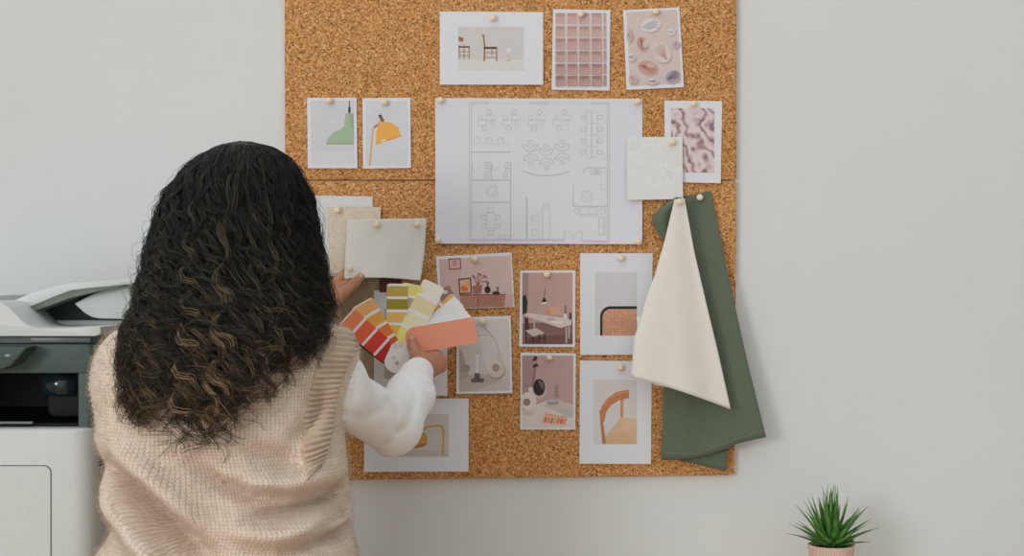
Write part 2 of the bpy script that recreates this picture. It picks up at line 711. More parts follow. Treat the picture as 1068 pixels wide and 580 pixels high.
shell(366, 69, 27, 19, -15, W, GR, 4)
s.ell(364, 71, 17, 10, (190, 184, 186), -20)
shell(421, 88, 11, 9, 10, W, (180, 165, 165), 3)
shell(343, 121, 20, 15, 70, PK, (150, 98, 90), 4)
s.ell(352, 120, 8, 12, (216, 198, 194), 20)
shell(396, 145, 29, 24, -125, (224, 206, 202), (176, 146, 146), 8)
shell(357, 186, 27, 18, 15, PK, (146, 100, 96), 5)
s.ell(365, 180, 12, 7, (206, 176, 168), 10)
shell(313, 157, 10, 11, 0, W, GR, 4)
shell(435, 122, 8, 11, 60, (190, 182, 186), GR, 3)
shell(426, 210, 20, 15, -30, (150, 140, 150), (100, 92, 104), 5)
shell(317, 217, 12, 12, 40, (206, 186, 180), (170, 140, 138), 4)
shell(370, 224, 15, 7, 0, W, GR, 4)
shell(307, 97, 7, 17, 0, (196, 176, 172), (160, 136, 134), 3)
s.build('photo_print', 'tilted print of seashells on pale pink', 'print', GP)

# --- green pendant lamp
s = Sheet([(320.3, 102), (371.7, 102), (372.8, 175.5), (321, 175.5)], Y1, 0.003, 0.001, crop(290, 0, 2.9))
s.rect(99, 304, 231, 459, (214, 214, 218))
s.rect(99, 459, 231, 497, (220, 219, 222), 3)
G1, G2 = (158, 176, 146), (138, 156, 126)
s.line([(216, 305), (216, 326)], 3, (60, 66, 60))
s.line([(216, 324), (216, 342)], 7, (44, 52, 46))
s.poly([(204, 343), (228, 343), (228, 380), (200, 380)], G1)
s.poly([(201, 380), (229, 380), (229, 436), (145, 436), (150, 420), (166, 402), (190, 391)], G1)
s.poly([(145, 433), (229, 431), (229, 437), (145, 437)], G2)
s.poly([(218, 343), (228, 343), (228, 392), (220, 384)], G2)
s.build('photo_print', 'small white print of a sage green pendant lamp', 'print', GP)

# --- yellow lamp
s = Sheet([(378, 102.4), (428, 102), (428.6, 175.2), (378.6, 175.9)], Y1, 0.003, 0.001, crop(290, 0, 2.9))
s.rect(266, 305, 392, 500, (217, 217, 221))
O1, O2 = (238, 176, 88), (214, 150, 66)
s.line([(277, 501), (287, 390), (303, 377), (308, 366)], 5, (206, 158, 96))
s.poly([(304, 352), (312, 347), (322, 364), (314, 373)], (112, 92, 66))
s.ell(309, 351, 5, 5, (90, 74, 54))
s.line([(290, 385), (303, 377)], 6, (150, 112, 66))
s.poly([(303, 378), (312, 369), (330, 368), (348, 374), (364, 386), (372, 410), (296, 436), (297, 400)], O1)
s.poly([(296, 432), (372, 408), (373, 413), (297, 438)], O2)
s.poly([(303, 434), (322, 421), (330, 424)], (240, 226, 200))
s.build('photo_print', 'small white print of a mustard yellow desk lamp', 'print', GP)

# --- floor plan
s = Sheet([(454, 102.3), (670, 103), (669.8, 254.7), (454, 254.1)], Y1, 0.004, 0.002, crop(440, 95, 3.412), True)
G, LG, DG = (190, 192, 197), (202, 204, 209), (172, 174, 180)


def ln(pts, w=1.8, c=G, closed=False):
    s.line(pts, w, c, ly=1, closed=closed)


def rc(x0, y0, x1, y1, w=1.5, c=LG):
    ln([(x0, y0), (x1, y0), (x1, y1), (x0, y1)], w, c, True)


def chair(x, y, r=8, w=1.8):
    rc(x - r, y - r * 0.85, x + r, y + r * 0.85, w, G)


def rot_pts(pts, cx, cy, a):
    ca, sa = math.cos(math.radians(a)), math.sin(math.radians(a))
    return [(cx + x * ca - y * sa, cy + x * sa + y * ca) for x, y in pts]


for w in ((169, 40, 169, 533), (177, 47, 177, 528)):
    ln([(w[0], w[1]), (w[2], w[3])], 2, G)
for x in (660, 667):
    ln([(x, 42), (x, 535)], 2, G)
ln([(169, 40), (235, 40)], 2, G)
ln([(177, 46), (235, 46)], 2, G)
ln([(235, 40), (235, 46)], 2, G)
ln([(387, 40), (449, 40), (449, 47), (387, 47)], 2, G, True)
ln([(601, 42), (667, 42)], 2, G)
ln([(601, 47), (660, 47)], 2, G)
ln([(235, 43), (601, 44)], 1, LG)
ln([(169, 532), (508, 532)], 2.4, DG)
ln([(177, 527), (508, 527)], 1.4, G)
ln([(570, 531), (667, 536)], 2.2, DG)
ln([(570, 537), (664, 537)], 1.6, G)
for cx0 in (230, 319, 409, 498):
    rc(cx0 - 31, 103, cx0, 122)
    rc(cx0, 86, cx0 + 31, 103)
    rc(cx0 + 12, 105, cx0 + 25, 121)
    rc(cx0 - 28, 87, cx0 - 14, 101)
    ln(arc(cx0 + 9, 75, 9, 0, 360, 8), 1.8, G)
    ln(arc(cx0 - 9, 132, 9, 0, 360, 8), 1.8, G)
    ln([(cx0 - 31, 103), (cx0 + 31, 103)], 1.4, G)
rc(585, 72, 604, 237)
rc(604, 72, 624, 237)
for y in (114, 155, 196):
    ln([(585, y), (624, y)], 1.4, LG)
for y in (93, 136, 178, 218):
    chair(574, y)
    chair(634, y)
for x in (197, 239, 280):
    ln(arc(x, 177, 11, 160, 380, 9), 2, G)
rc(177, 188, 313, 217)
ln([(177, 217), (313, 217)], 4, G)
for (x, y, up) in ((385, 192, 1), (442, 206, 1), (499, 190, 1), (388, 248, -1), (444, 262, -1), (500, 244, -1)):
    a0, a1 = (0, 180) if up > 0 else (180, 360)
    ln(arc(x, y, 26, a0, a1, 10, 23), 2.2, G)
    ln(arc(x, y, 13, a0, a1, 8, 9), 1.8, G)
    ln([(x - 26, y), (x - 13, y)], 1.8, G)
    ln([(x + 13, y), (x + 26, y)], 1.8, G)
    chair(x, y - 10 * up, 7)
ln(arc(442, 248, 112, 138, 42, 16, 53), 3.4, G)
ln([(177, 317), (316, 317)], 3.6, G)
ln([(177, 396), (316, 396)], 3.4, G)
ln([(246, 254), (246, 317)], 3, G)
ln([(222, 254), (248, 254)], 2.6, G)
ln([(295, 254), (316, 254)], 2.6, G)
ln([(316, 254), (316, 528)], 3.4, G)
for x0 in (180, 250):
    ln([(x0, 256), (x0, 280)], 1.8, G)
    ln(arc(x0, 256, 25, 0, 90, 8), 1.4, LG)
    rc(x0 + 46, 262, x0 + 58, 274, 1.8, G)
    rc(x0 + 48, 276, x0 + 58, 290, 1.6, LG)
    ln(arc(x0 + 47, 302, 7, 0, 360, 9), 2, G)
for (cx0, cy0) in ((250, 355), (587, 374)):
    ln(arc(cx0, cy0, 11, 0, 360, 10), 1.6, LG)
    for a in (45, 135, 225, 315):
        ln(rot_pts([(11, -9), (20, -8), (22, 0), (20, 8), (11, 9)], cx0, cy0, a), 1.8, G)
rc(231, 433, 260, 490)
for (x, y) in ((245, 424), (221, 449), (221, 480), (269, 449), (269, 480), (245, 505)):
    chair(x, y, 9)
rc(276, 512, 314, 526, 1.6, G)
ln([(295, 512), (295, 526)], 1.6, G)
ln([(373, 379), (373, 528)], 4.6, G)
rc(429, 420, 455, 528, 1.5, G)
rc(414, 430, 429, 528, 1.3, LG)
ln(arc(442, 406, 8, 0, 360, 9), 1.8, G)
for y in (454, 502):
    ln(arc(400, y, 11, 60, 330, 9), 1.8, G)
ln([(508, 530), (508, 498)], 2, G)
ln(arc(508, 530, 32, 270, 360, 8), 1.4, G)
ln([(570, 530), (570, 498)], 2, G)
ln(arc(570, 530, 32, 270, 180, 8), 1.4, G)
ln([(539, 334), (539, 410)], 4.2, LG)
ln([(537, 410), (660, 410)], 3.6, G)
ln([(571, 289), (588, 273), (660, 273)], 3, G)
rc(602, 274, 634, 296, 1.5, G)
rc(612, 280, 628, 294, 2, G)
ln(arc(620, 287, 4, 0, 360, 6), 2, DG)
rc(638, 290, 659, 350, 1.4, LG)
rc(566, 416, 623, 444, 1.8, G)
ln([(566, 438), (623, 438)], 1.6, G)
ln([(594, 418), (594, 438)], 1.4, G)
rc(544, 420, 559, 436, 1.7, G)
rc(634, 420, 652, 437, 1.7, G)
rc(629, 450, 652, 508, 1.8, G)
ln([(646, 450), (646, 508)], 1.6, G)
ln([(629, 479), (646, 479)], 1.4, G)
ln([(628, 512), (652, 512)], 2, G)
s.layer = 2
s.build('floor_plan', 'large white office floor plan sheet pinned in the middle of the board', 'floor plan', paper=flat((224, 225, 231), 0.65, 0.2, 1, 30), n=14)

# --- pink crumpled fabric print
silk = NT('printed_silk').set(0.55, 0.25)
w_ = silk.n('ShaderNodeTexWave', wave_type='BANDS', bands_direction='DIAGONAL')
w_.inputs['Scale'].default_value = 15
w_.inputs['Distortion'].default_value = 16
w_.inputs['Detail'].default_value = 2.5
w_.inputs['Detail Scale'].default_value = 1.4
silk.l(silk.coord(), w_.inputs['Vector'])
n_ = silk.noise(38, 2, 0.5, dist=2.2)
silk.l(silk.ramp(silk.math('ADD', silk.math('MULTIPLY', w_.outputs['Fac'], 0.6), silk.math('MULTIPLY', n_, 0.5)),
       [(0.10, (96, 66, 72)), (0.28, (168, 136, 142)), (0.5, (206, 182, 184)), (0.85, (228, 212, 212))]), silk.b.inputs['Base Color'])
s = Sheet([(692.9, 105), (753.2, 105.5), (751.7, 191.2), (693.6, 189.7)], Y1, 0.003, 0.001)
s.rect(700, 113, 745, 180, silk.m, 5)
s.build('photo_print', 'white print of crumpled pink silk, partly behind the marble sample', 'print', GP)

# --- marble sample
mb = NT('marble').set(0.5, 0.35)
nv = mb.noise(34, 5, 0.65, dist=1.2)
vein = mb.math('ABSOLUTE', mb.math('SUBTRACT', nv, 0.5))
ng = mb.noise(9, 3)
f_ = mb.math('ADD', mb.math('MULTIPLY', vein, 6), mb.math('MULTIPLY', ng, 0.9))
mb.l(mb.ramp(f_, [(0.30, (206, 207, 204)), (0.44, (226, 227, 223)), (1.0, (232, 232, 228))]), mb.b.inputs['Base Color'])
s = Sheet([(653.8, 143), (711.7, 142.8), (712.3, 207.6), (654.3, 208.7)], Y1 - 0.008, 0.004, 0.001)
s.build('marble_sample', 'square white marble sample pinned over the floor plan edge', 'sample', paper=mb.m, thick=0.0015)

# --- pale sheet, woven samples
lw = m_cloth('bluish_paper', (222, 224, 224), 500, 4, bump=0.1)
s = Sheet([(328, 204), (388.5, 205), (389, 288), (328, 288)], Y1, 0.003, 0.001)
s.build('paper_sheet', 'off white textured sheet, rearmost of the layered samples beside the hair', 'sample', paper=lw)
m_linen = m_cloth('beige_linen', (222, 208, 186), 85, 26)
s = Sheet([(341.5, 215), (397, 216), (396, 280), (345, 286)], Y1 - 0.005, 0.003, 0.001)
s.build('linen_swatch', 'beige woven linen swatch half behind the ivory swatch', 'fabric swatch', paper=m_linen, thick=0.001)
m_olive = m_cloth('olive_linen', (168, 150, 118), 85, 26)
s = Sheet([(345, 286), (407, 286), (404, 330), (389, 402), (345, 402)], Y1, 0.003, 0.0)
s.c = [Vector(p) for p in ((345, 284), (407, 284), (390, 404), (345, 404))]
s.build('linen_swatch', 'olive brown woven swatch hanging below the ivory one', 'fabric swatch', paper=m_olive, thick=0.001)
s = Sheet([(396, 284), (418.5, 284), (418.5, 305), (396, 305)], Y1 - 0.003, 0.001)
s.build('leather_sample', 'small dark red-brown sample peeking out above the colour fan', 'sample', paper=flat((104, 62, 48), 0.6, 0.3, 6, 120), thick=0.001)

# --- print behind the hands
s = Sheet([(390, 303), (466.5, 303), (466.5, 412.8), (390, 412.8)], Y1 - 0.0035, 0.002, 0.001)
s.rect(401, 322, 452, 395, (198, 199, 203))
s.rect(401, 384, 452, 395, (184, 178, 172), 3)
s.build('photo_print', 'white print with a grey picture, mostly behind the colour fan', 'print', GP)

# --- sideboard print
cv = crop(440, 255, 3.518)
s = Sheet([(454.8, 267.6), (533.5, 263.3), (536.8, 320.3), (458.2, 322.8)], Y1, 0.003, 0.001, cv)
s.poly([(62, 55), (326, 40), (334, 228), (76, 236)], (216, 188, 181))
s.poly([(62, 55), (150, 50), (140, 150), (110, 236), (76, 236)], (200, 168, 162))
s.poly([(70, 190), (336, 180), (334, 228), (76, 236)], (196, 160, 156))
s.poly([(97, 52), (142, 50), (144, 90), (100, 93)], (96, 62, 56))
s.poly([(101, 56), (139, 54), (140, 87), (103, 89)], (208, 170, 162))
for y in (62, 69, 76):
    s.line([(111, y), (130, y - 1)], 3.6, (176, 96, 84))
s.poly([(140, 186), (306, 184), (305, 229), (142, 233)], (164, 116, 98))
s.line([(138, 186), (308, 184)], 4, (120, 70, 62))
for i in range(9):
    s.line([(215 + i * 10, 190), (206 + i * 10, 208), (215 + i * 10, 226)], 1.8, (126, 74, 64))
s.line([(205, 186), (205, 232)], 2, (116, 68, 60))
s.poly([(134, 126), (180, 122), (184, 180), (137, 183)], (92, 58, 48))
s.poly([(139, 131), (176, 127), (179, 176), (141, 178)], (214, 178, 150))
s.ell(156, 162, 14, 13, (204, 106, 62))
s.ell(166, 146, 9, 13, (222, 150, 96))
s.poly([(184, 152), (222, 148), (216, 180), (190, 182)], (150, 98, 86))
for (x, y) in ((190, 118), (212, 110), (232, 118), (240, 138)):
    s.line([(204, 150), ((204 + x) / 2 - 4, (150 + y) / 2 - 8), (x, y)], 2.4, (124, 82, 76))
    s.ell(x, y, 9, 4, (140, 100, 92), 30)
s.ell(241, 166, 11, 13, (52, 34, 32))
s.line([(241, 152), (241, 143)], 5, (52, 34, 32))
s.ell(272, 178, 14, 6, (62, 42, 38))
s.line([(276, 176), (280, 158), (272, 158)], 4, (62, 42, 38))
s.poly([(66, 190), (80, 160), (100, 150), (120, 190), (120, 234), (76, 236)], (150, 112, 112))
s.build('photo_print', 'slightly tilted print of a pink room with a wooden sideboard', 'print', GP)

# --- desk print
s = Sheet([(542.6, 282.3), (600.2, 282), (599.8, 362.2), (541.3, 361.6)], Y1, 0.002, 0.001, cv)
s.rect(369, 104, 553, 366, (176, 146, 140))
s.poly([(369, 104), (392, 104), (388, 260), (369, 262)], (152, 122, 118))
s.poly([(369, 290), (553, 280), (553, 366), (369, 366)], (124, 92, 88))
s.poly([(400, 340), (553, 330), (553, 366), (380, 366)], (108, 76, 70))
s.poly([(369, 190), (380, 184), (388, 210), (384, 250), (369, 256)], (48, 46, 40))
s.poly([(460, 234), (500, 226), (515, 256), (470, 258)], (206, 158, 130))
s.line([(446, 198), (450, 188), (452, 160)], 2, (70, 52, 52))
s.poly([(440, 214), (445, 196), (452, 196), (458, 210)], (40, 34, 36))
s.poly([(438, 214), (458, 210), (456, 217), (441, 219)], (240, 226, 206))
s.ell(465, 247, 9, 9, (204, 128, 90))
s.poly([(372, 260), (390, 252), (550, 274), (548, 294), (512, 306)], (220, 206, 200))
s.line([(372, 262), (512, 307)], 3, (168, 140, 136))
for x, y0, y1 in ((412, 275, 312), (530, 303, 362), (540, 298, 346)):
    s.line([(x, y0), (x, y1)], 5, (198, 182, 178))
s.poly([(452, 272), (478, 268), (492, 276), (466, 281)], (190, 160, 150))
s.poly([(470, 280), (520, 282), (510, 290), (478, 288)], (236, 228, 224))
s.line([(527, 270), (527, 225)], 5, (112, 88, 88))
s.poly([(520, 254), (532, 254), (532, 272), (520, 272)], (230, 222, 220))
s.poly([(540, 250), (549, 250), (549, 276), (540, 276)], (84, 62, 66))
s.poly([(376, 268), (390, 270), (394, 312), (378, 316)], (84, 48, 42))
s.poly([(380, 316), (420, 306), (452, 326), (408, 338)], (206, 190, 184))
for x, y in ((383, 318), (408, 338), (450, 328), (430, 330)):
    s.line([(x, y), (x, 362)], 4, (60, 38, 38))
s.line([(383, 344), (450, 346)], 2.5, (60, 38, 38))
s.line([(383, 354), (430, 356)], 2.5, (60, 38, 38))
s.build('photo_print', 'print of a white desk with a black lamp in a mauve room', 'print', GP)

# --- vase and candle print
s = Sheet([(476.7, 331), (532.7, 329.3), (534.4, 410), (475.8, 411)], Y1 - 0.004, 0.004, 0.001, cv)
s.poly([(136, 282), (318, 272), (324, 536), (137, 540)], (208, 203, 198))
s.poly([(200, 278), (318, 272), (322, 460), (230, 440)], (216, 211, 206))
s.poly([(136, 380), (150, 400), (180, 500), (137, 500)], (160, 148, 142))
s.poly([(137, 500), (200, 470), (323, 500), (324, 536), (137, 540)], (178, 166, 158))
s.poly([(240, 520), (323, 488), (324, 536), (200, 538)], (204, 194, 186))
for pts in ([(285, 400), (270, 350), (236, 312), (200, 292)], [(262, 340), (240, 330), (205, 335)], [(250, 326), (232, 306), (228, 290)]):
    s.line(pts, 1.8, (150, 138, 130))
s.ell(272, 458, 36, 38, (150, 136, 128), 0, 26)
s.ell(270, 452, 36, 37, (210, 196, 186), 0, 26)
s.ell(262, 444, 26, 27, (222, 210, 200), 0, 26)
s.ell(271, 452, 14, 15, (150, 134, 126))
s.poly([(278, 398), (297, 398), (298, 424), (280, 424)], (212, 198, 188))
s.line([(203, 402), (203, 474)], 9, (230, 226, 222))
s.line([(203, 394), (203, 402)], 2, (90, 82, 78))
s.poly([(194, 472), (212, 472), (214, 490), (230, 494), (226, 506), (182, 506), (180, 494), (193, 490)], (92, 88, 88))
s.ell(160, 455, 18, 14, (150, 136, 128))
s.build('photo_print', 'print of a ring shaped vase and a white candle', 'print', GP)

# --- mirror print
cv2 = crop(530, 340, 3.624)
s = Sheet([(543, 367.7), (600.6, 368.6), (600, 448.2), (542.4, 448)], Y1, 0.002, 0.001, cv2)
s.rect(53, 112, 246, 384, (174, 146, 142))
s.poly([(53, 112), (110, 112), (100, 250), (53, 270)], (154, 126, 124))
s.poly([(53, 320), (150, 280), (200, 285), (246, 300), (246, 384), (53, 384)], (222, 210, 202))
s.poly([(130, 300), (185, 275), (246, 305), (246, 320), (200, 330)], (206, 190, 184))
s.ell(118, 238, 28, 38, (190, 176, 172))
s.ell(117, 232, 23, 32, (46, 40, 40))
s.poly([(112, 205), (134, 215), (136, 245), (122, 230)], (104, 92, 92))
s.line([(92, 230), (98, 180), (104, 150)], 2, (60, 50, 46))
for (x, y, r) in ((99, 128, 0), (108, 148, 60), (98, 152, 110), (104, 120, 30)):
    s.ell(x, y, 8, 4.5, (54, 46, 42), r)
s.ell(76, 284, 31, 34, (226, 214, 208))
s.ell(70, 288, 14, 14, (140, 112, 106))
s.poly([(76, 232), (92, 232), (92, 258), (78, 258)], (222, 210, 204))
s.ell(74, 328, 20, 8, (204, 190, 182))
s.ell(168, 288, 23, 10, (146, 136, 134))
s.ell(166, 284, 18, 6, (188, 176, 172))
s.poly([(176, 228), (184, 215), (190, 230), (190, 272), (176, 272)], (150, 128, 128))
s.poly([(190, 320), (246, 312), (246, 346), (215, 344)], (188, 184, 182))
s.poly([(135, 335), (225, 346), (216, 376), (122, 366)], (226, 190, 172))
for i in range(7):
    s.poly([(140 + i * 12, 344 + i * 1.2), (148 + i * 12, 345 + i * 1.2), (143 + i * 12, 364 + i * 1.2), (134 + i * 12, 363 + i * 1.2)],
           ((190, 90, 66), (206, 122, 92), (176, 100, 84), (216, 140, 104), (196, 104, 84), (186, 84, 70), (210, 130, 104))[i])
s.line([(138, 332), (214, 346)], 4, (214, 140, 96))
s.build('photo_print', 'print of a round mirror and pale vase on a dressing table', 'print', GP)

# --- cane chair print
cane = NT('printed_cane').set(0.55, 0.25)
vz = cane.n('ShaderNodeTexVoronoi')
vz.inputs['Scale'].default_value = 250
vz.inputs['Randomness'].default_value = 0.15
cane.l(cane.coord(), vz.inputs['Vector'])
cane.l(cane.ramp(vz.outputs['Distance'], [(0.2, (246, 222, 208)), (0.45, (222, 172, 142)), (0.75, (184, 128, 98))]), cane.b.inputs['Base Color'])
cv3 = crop(440, 250, 2.319)
s = Sheet([(605, 264.2), (680.7, 264.2), (679.8, 370), (605, 370.3)], Y1, 0.003, 0.001, cv3)
s.rect(419, 79, 520, 232, (212, 211, 213))
s.poly([(431, 232), (431, 186)] + arc(456, 186, 25, 180, 270, 8) + [(520, 161), (520, 232)], (38, 40, 38))
s.poly([(437, 232), (437, 188)] + arc(456, 187, 19, 180, 270, 8) + [(520, 167.5), (520, 232)], cane.m)
s.build('photo_print', 'white print of a black framed cane chair back', 'print', GP)

# --- oak chair print
s = Sheet([(604.7, 376), (679.8, 376.8), (679, 484), (604.3, 483.7)], Y1, 0.003, 0.001, cv2)
s.rect(323, 204, 486, 447, (218, 214, 210))
s.poly([(368, 415), (428, 346), (486, 350), (486, 447), (400, 447)], (216, 184, 150))
s.poly([(368, 415), (440, 400), (486, 447), (372, 447)], (204, 168, 130))
s.poly([(428, 346), (440, 400), (486, 372), (486, 350)], (222, 192, 158))
s.poly([(344, 320), (352, 320), (371, 446), (356, 446)], (168, 112, 74))
s.poly([(424, 280), (436, 276), (434, 346), (424, 346)], (186, 132, 90))
s.poly([(346, 345), (352, 305), (376, 272), (410, 250), (456, 241), (457, 273), (420, 281), (388, 300), (370, 326), (364, 360), (352, 366)], (176, 118, 78))
s.line([(352, 310), (378, 278), (412, 257), (456, 249)], 4, (196, 142, 100))
s.build('photo_print', 'white print of a curved oak chair with a woven seat', 'print', GP)

# --- brass lamp print
cv4 = crop(330, 330, 3.224)
s = Sheet([(379.8, 416.2), (488.7, 415.6), (488.7, 491.8), (379.6, 492.4)], Y1, 0.003, 0.001, cv4)
s.rect(222, 329, 445, 472, (206, 203, 200))
s.rect(222, 450, 445, 472, (196, 192, 188), 3)
BR = (190, 148, 78)
s.line([(352, 385), (372, 372), (404, 368)] + arc(410, 384, 17, -80, 0, 6) + [(425, 470)], 7, BR)
s.poly([(300, 440), (322, 412), (350, 385), (366, 392), (374, 408), (372, 426), (340, 440)], (184, 142, 72))
s.poly([(300, 441), (372, 426), (366, 436), (330, 444)], (148, 108, 48))
s.build('photo_print', 'landscape print of a brass desk lamp, lowest on the board', 'print', GP)

# ================================================================== CLOTH PIECES
def edge(poly, v):
    """point at height fraction v of an edge polyline"""
    L = [0]
    for a, b in zip(poly[:-1], poly[1:]):
        L.append(L[-1] + math.hypot(b[0] - a[0], b[1] - a[1]))
    t = v * L[-1]
    for i in range(len(poly) - 1):
        if t <= L[i + 1] or i == len(poly) - 2:
            k = (t - L[i]) / max(L[i + 1] - L[i], 1e-6)
            return (poly[i][0] + (poly[i + 1][0] - poly[i][0]) * k, poly[i][1] + (poly[i + 1][1] - poly[i][1]) * k)


def cloth(name, left, right, yfn, m, parent=None, bottom=None, nu=30, nv=50, thick=0.0014):
    V, Fc = [], []
    for j in range(nv + 1):
        v = j / nv
        a, b = edge(left, v), edge(right, v)
        for i in range(nu + 1):
            u = i / nu
            px, py = a[0] + (b[0] - a[0]) * u, a[1] + (b[1] - a[1]) * u
            if bottom:
                py += bottom(u) * v ** 4
            V.append(Q(px, py, yfn(u, v)))
    for j in range(nv):
        for i in range(nu):
            k = j * (nu + 1) + i
            Fc.append((k, k + 1, k + nu + 2, k + nu + 1))
    o = mesh_obj(name, V, Fc, m, parent, smooth=True)
    sm = o.modifiers.new('thickness', 'SOLIDIFY')
    sm.thickness = thick
    sm.offset = 0
    return o


M_GREEN = m_cloth('green_cloth', (104, 115, 96), 700, 10, 0.8, 0.25, 0.4)
M_IVORY = m_cloth('ivory_cloth', (232, 227, 218), 800, 3, 0.8, 0.15, 0.15)
M_IVORY2 = m_cloth('ivory_swatch_cloth', (230, 225, 216), 700, 4, 0.8, 0.15, 0.3)


def y_green(u, v):
    return -0.0146 - 0.009 * min(1, v * 6) - 0.03 * v * (0.35 + 0.65 * u) - 0.006 * math.sin(u * 7 + v * 2) * v - 0.004 * math.exp(-((u - 0.25) / 0.12) ** 2) * v


green = cloth('green_fabric', [(712, 205), (705, 300), (692, 400), (689.5, 480)], [(741.5, 199), (759, 285), (779, 375), (799, 456)],
              y_green, M_GREEN, bottom=lambda u: 5.5 * math.sin(min(u, 0.75) / 0.75 * math.pi))
tag(green, 'long dark green fabric hanging past the board edge behind the ivory cloth', 'fabric')
cloth('folded_layer', [(694, 380), (692, 430), (690.5, 476)], [(752, 380), (762, 440), (757, 491.5)],
      lambda u, v: -0.0205 - 0.005 * v - 0.006 * u * v, M_GREEN, green, nv=16)
cloth('folded_corner', [(704, 206), (690, 216), (681, 224), (680.5, 232), (686, 242), (692, 251)], [(714, 206), (712, 215), (709, 225), (707, 235), (706, 245), (704, 252)],
      lambda u, v: -0.024 - 0.012 * math.sin(math.pi * min(1, u * 1.4)) , M_GREEN, green, nv=20, nu=16)
V_, F_ = [], []
for (x0, y0, x1, y1, n) in ((693, 472.5, 726, 473.5, 11), (728, 473.2, 746, 466.5, 6), (747, 466, 797, 448.5, 17)):
    for i in range(n):
        t0, t1 = (i + 0.2) / n, (i + 0.65) / n
        pa = (x0 + (x1 - x0) * t0, y0 + (y1 - y0) * t0)
        pb = (x0 + (x1 - x0) * t1, y0 + (y1 - y0) * t1)
        ks = len(V_)
        for (p, q) in ((pa, -0.3), (pb, -0.3), (pb, 0.3), (pa, 0.3)):
            uu = (p[0] - 690) / 105
            vv = 0.985
            V_.append(Q(p[0], p[1] + q, y_green(uu, vv) - 0.0016))
        for (p, q) in ((pa, -0.3), (pb, -0.3), (pb, 0.3), (pa, 0.3)):
            V_.append(Q(p[0], p[1] + q, y_green((p[0] - 690) / 105, 0.985) - 0.0004))
        F_ += [tuple(ks + k for k in f) for f in ((0, 1, 2, 3), (4, 7, 6, 5), (0, 4, 5, 1), (1, 5, 6, 2), (2, 6, 7, 3), (3, 7, 4, 0))]
tag(mesh_obj('stitching', V_, F_, flat((150, 158, 140), 0.8), green), 'pale running stitches along the hem')


def y_ivory(u, v):
    f = 0.010 * math.sin(u * 6.5 - 0.6) * v + 0.006 * math.sin(u * 11 + 1.0) * v * v
    return -0.052 - 0.030 * v ** 1.2 - f


ivory = cloth('ivory_fabric', [(703.5, 208), (693, 252), (683, 287), (675, 308), (666, 340), (661.5, 352), (658, 393)],
              [(714, 207), (724, 262), (737, 318), (749, 368), (762, 427)], y_ivory, M_IVORY,
              bottom=lambda u: -6 * math.sin(u * math.pi) * 0.3)
tag(ivory, 'ivory cloth pinned by one corner in front of the green fabric', 'fabric')
cloth('folded_layer', [(664, 330), (667, 370), (682, 402)], [(702, 330), (706, 370), (697, 404)],
      lambda u, v: -0.060 - 0.006 * v, M_IVORY, ivory, nv=14, nu=12)

# ivory swatch, its lower corner lifted by the left hand
sw = cloth('ivory_swatch', [(362, 229), (360.5, 260), (359, 291)], [(445, 227.5), (443, 262), (438.5, 293)],
           lambda u, v: -0.024 - 0.034 * v * v * (1 - 0.5 * u) - 0.002 * math.sin(u * 9 + v * 4) * v, M_IVORY2,
           bottom=lambda u: -2.2 * math.sin(u * 3.1))
tag(sw, 'ivory fabric swatch with a frayed edge, its corner lifted by the left hand', 'fabric swatch')
V_, F_ = [], []
for i in range(34):
    v = random.random()
    e = edge([(445, 227.5), (443, 262), (438.5, 293)], v)
    L = random.uniform(1.5, 4.5)
    a = random.uniform(-0.9, 0.9)
    y = -0.024 - 0.034 * v * v * 0.5
    p0, p1 = Q(e[0] - 0.5, e[1], y), Q(e[0] + L * math.cos(a), e[1] + L * math.sin(a), y - 0.001)
    k = len(V_)
    V_ += [p0 + Vector((0, 0, 0.0004)), p1, p0 - Vector((0, 0, 0.0004)), p0 + Vector((0, -0.0005, 0))]
    F_ += [(k, k + 1, k + 2), (k, k + 3, k + 1), (k + 3, k + 2, k + 1)]
mesh_obj('frayed_threads', V_, F_, M_IVORY2, sw)

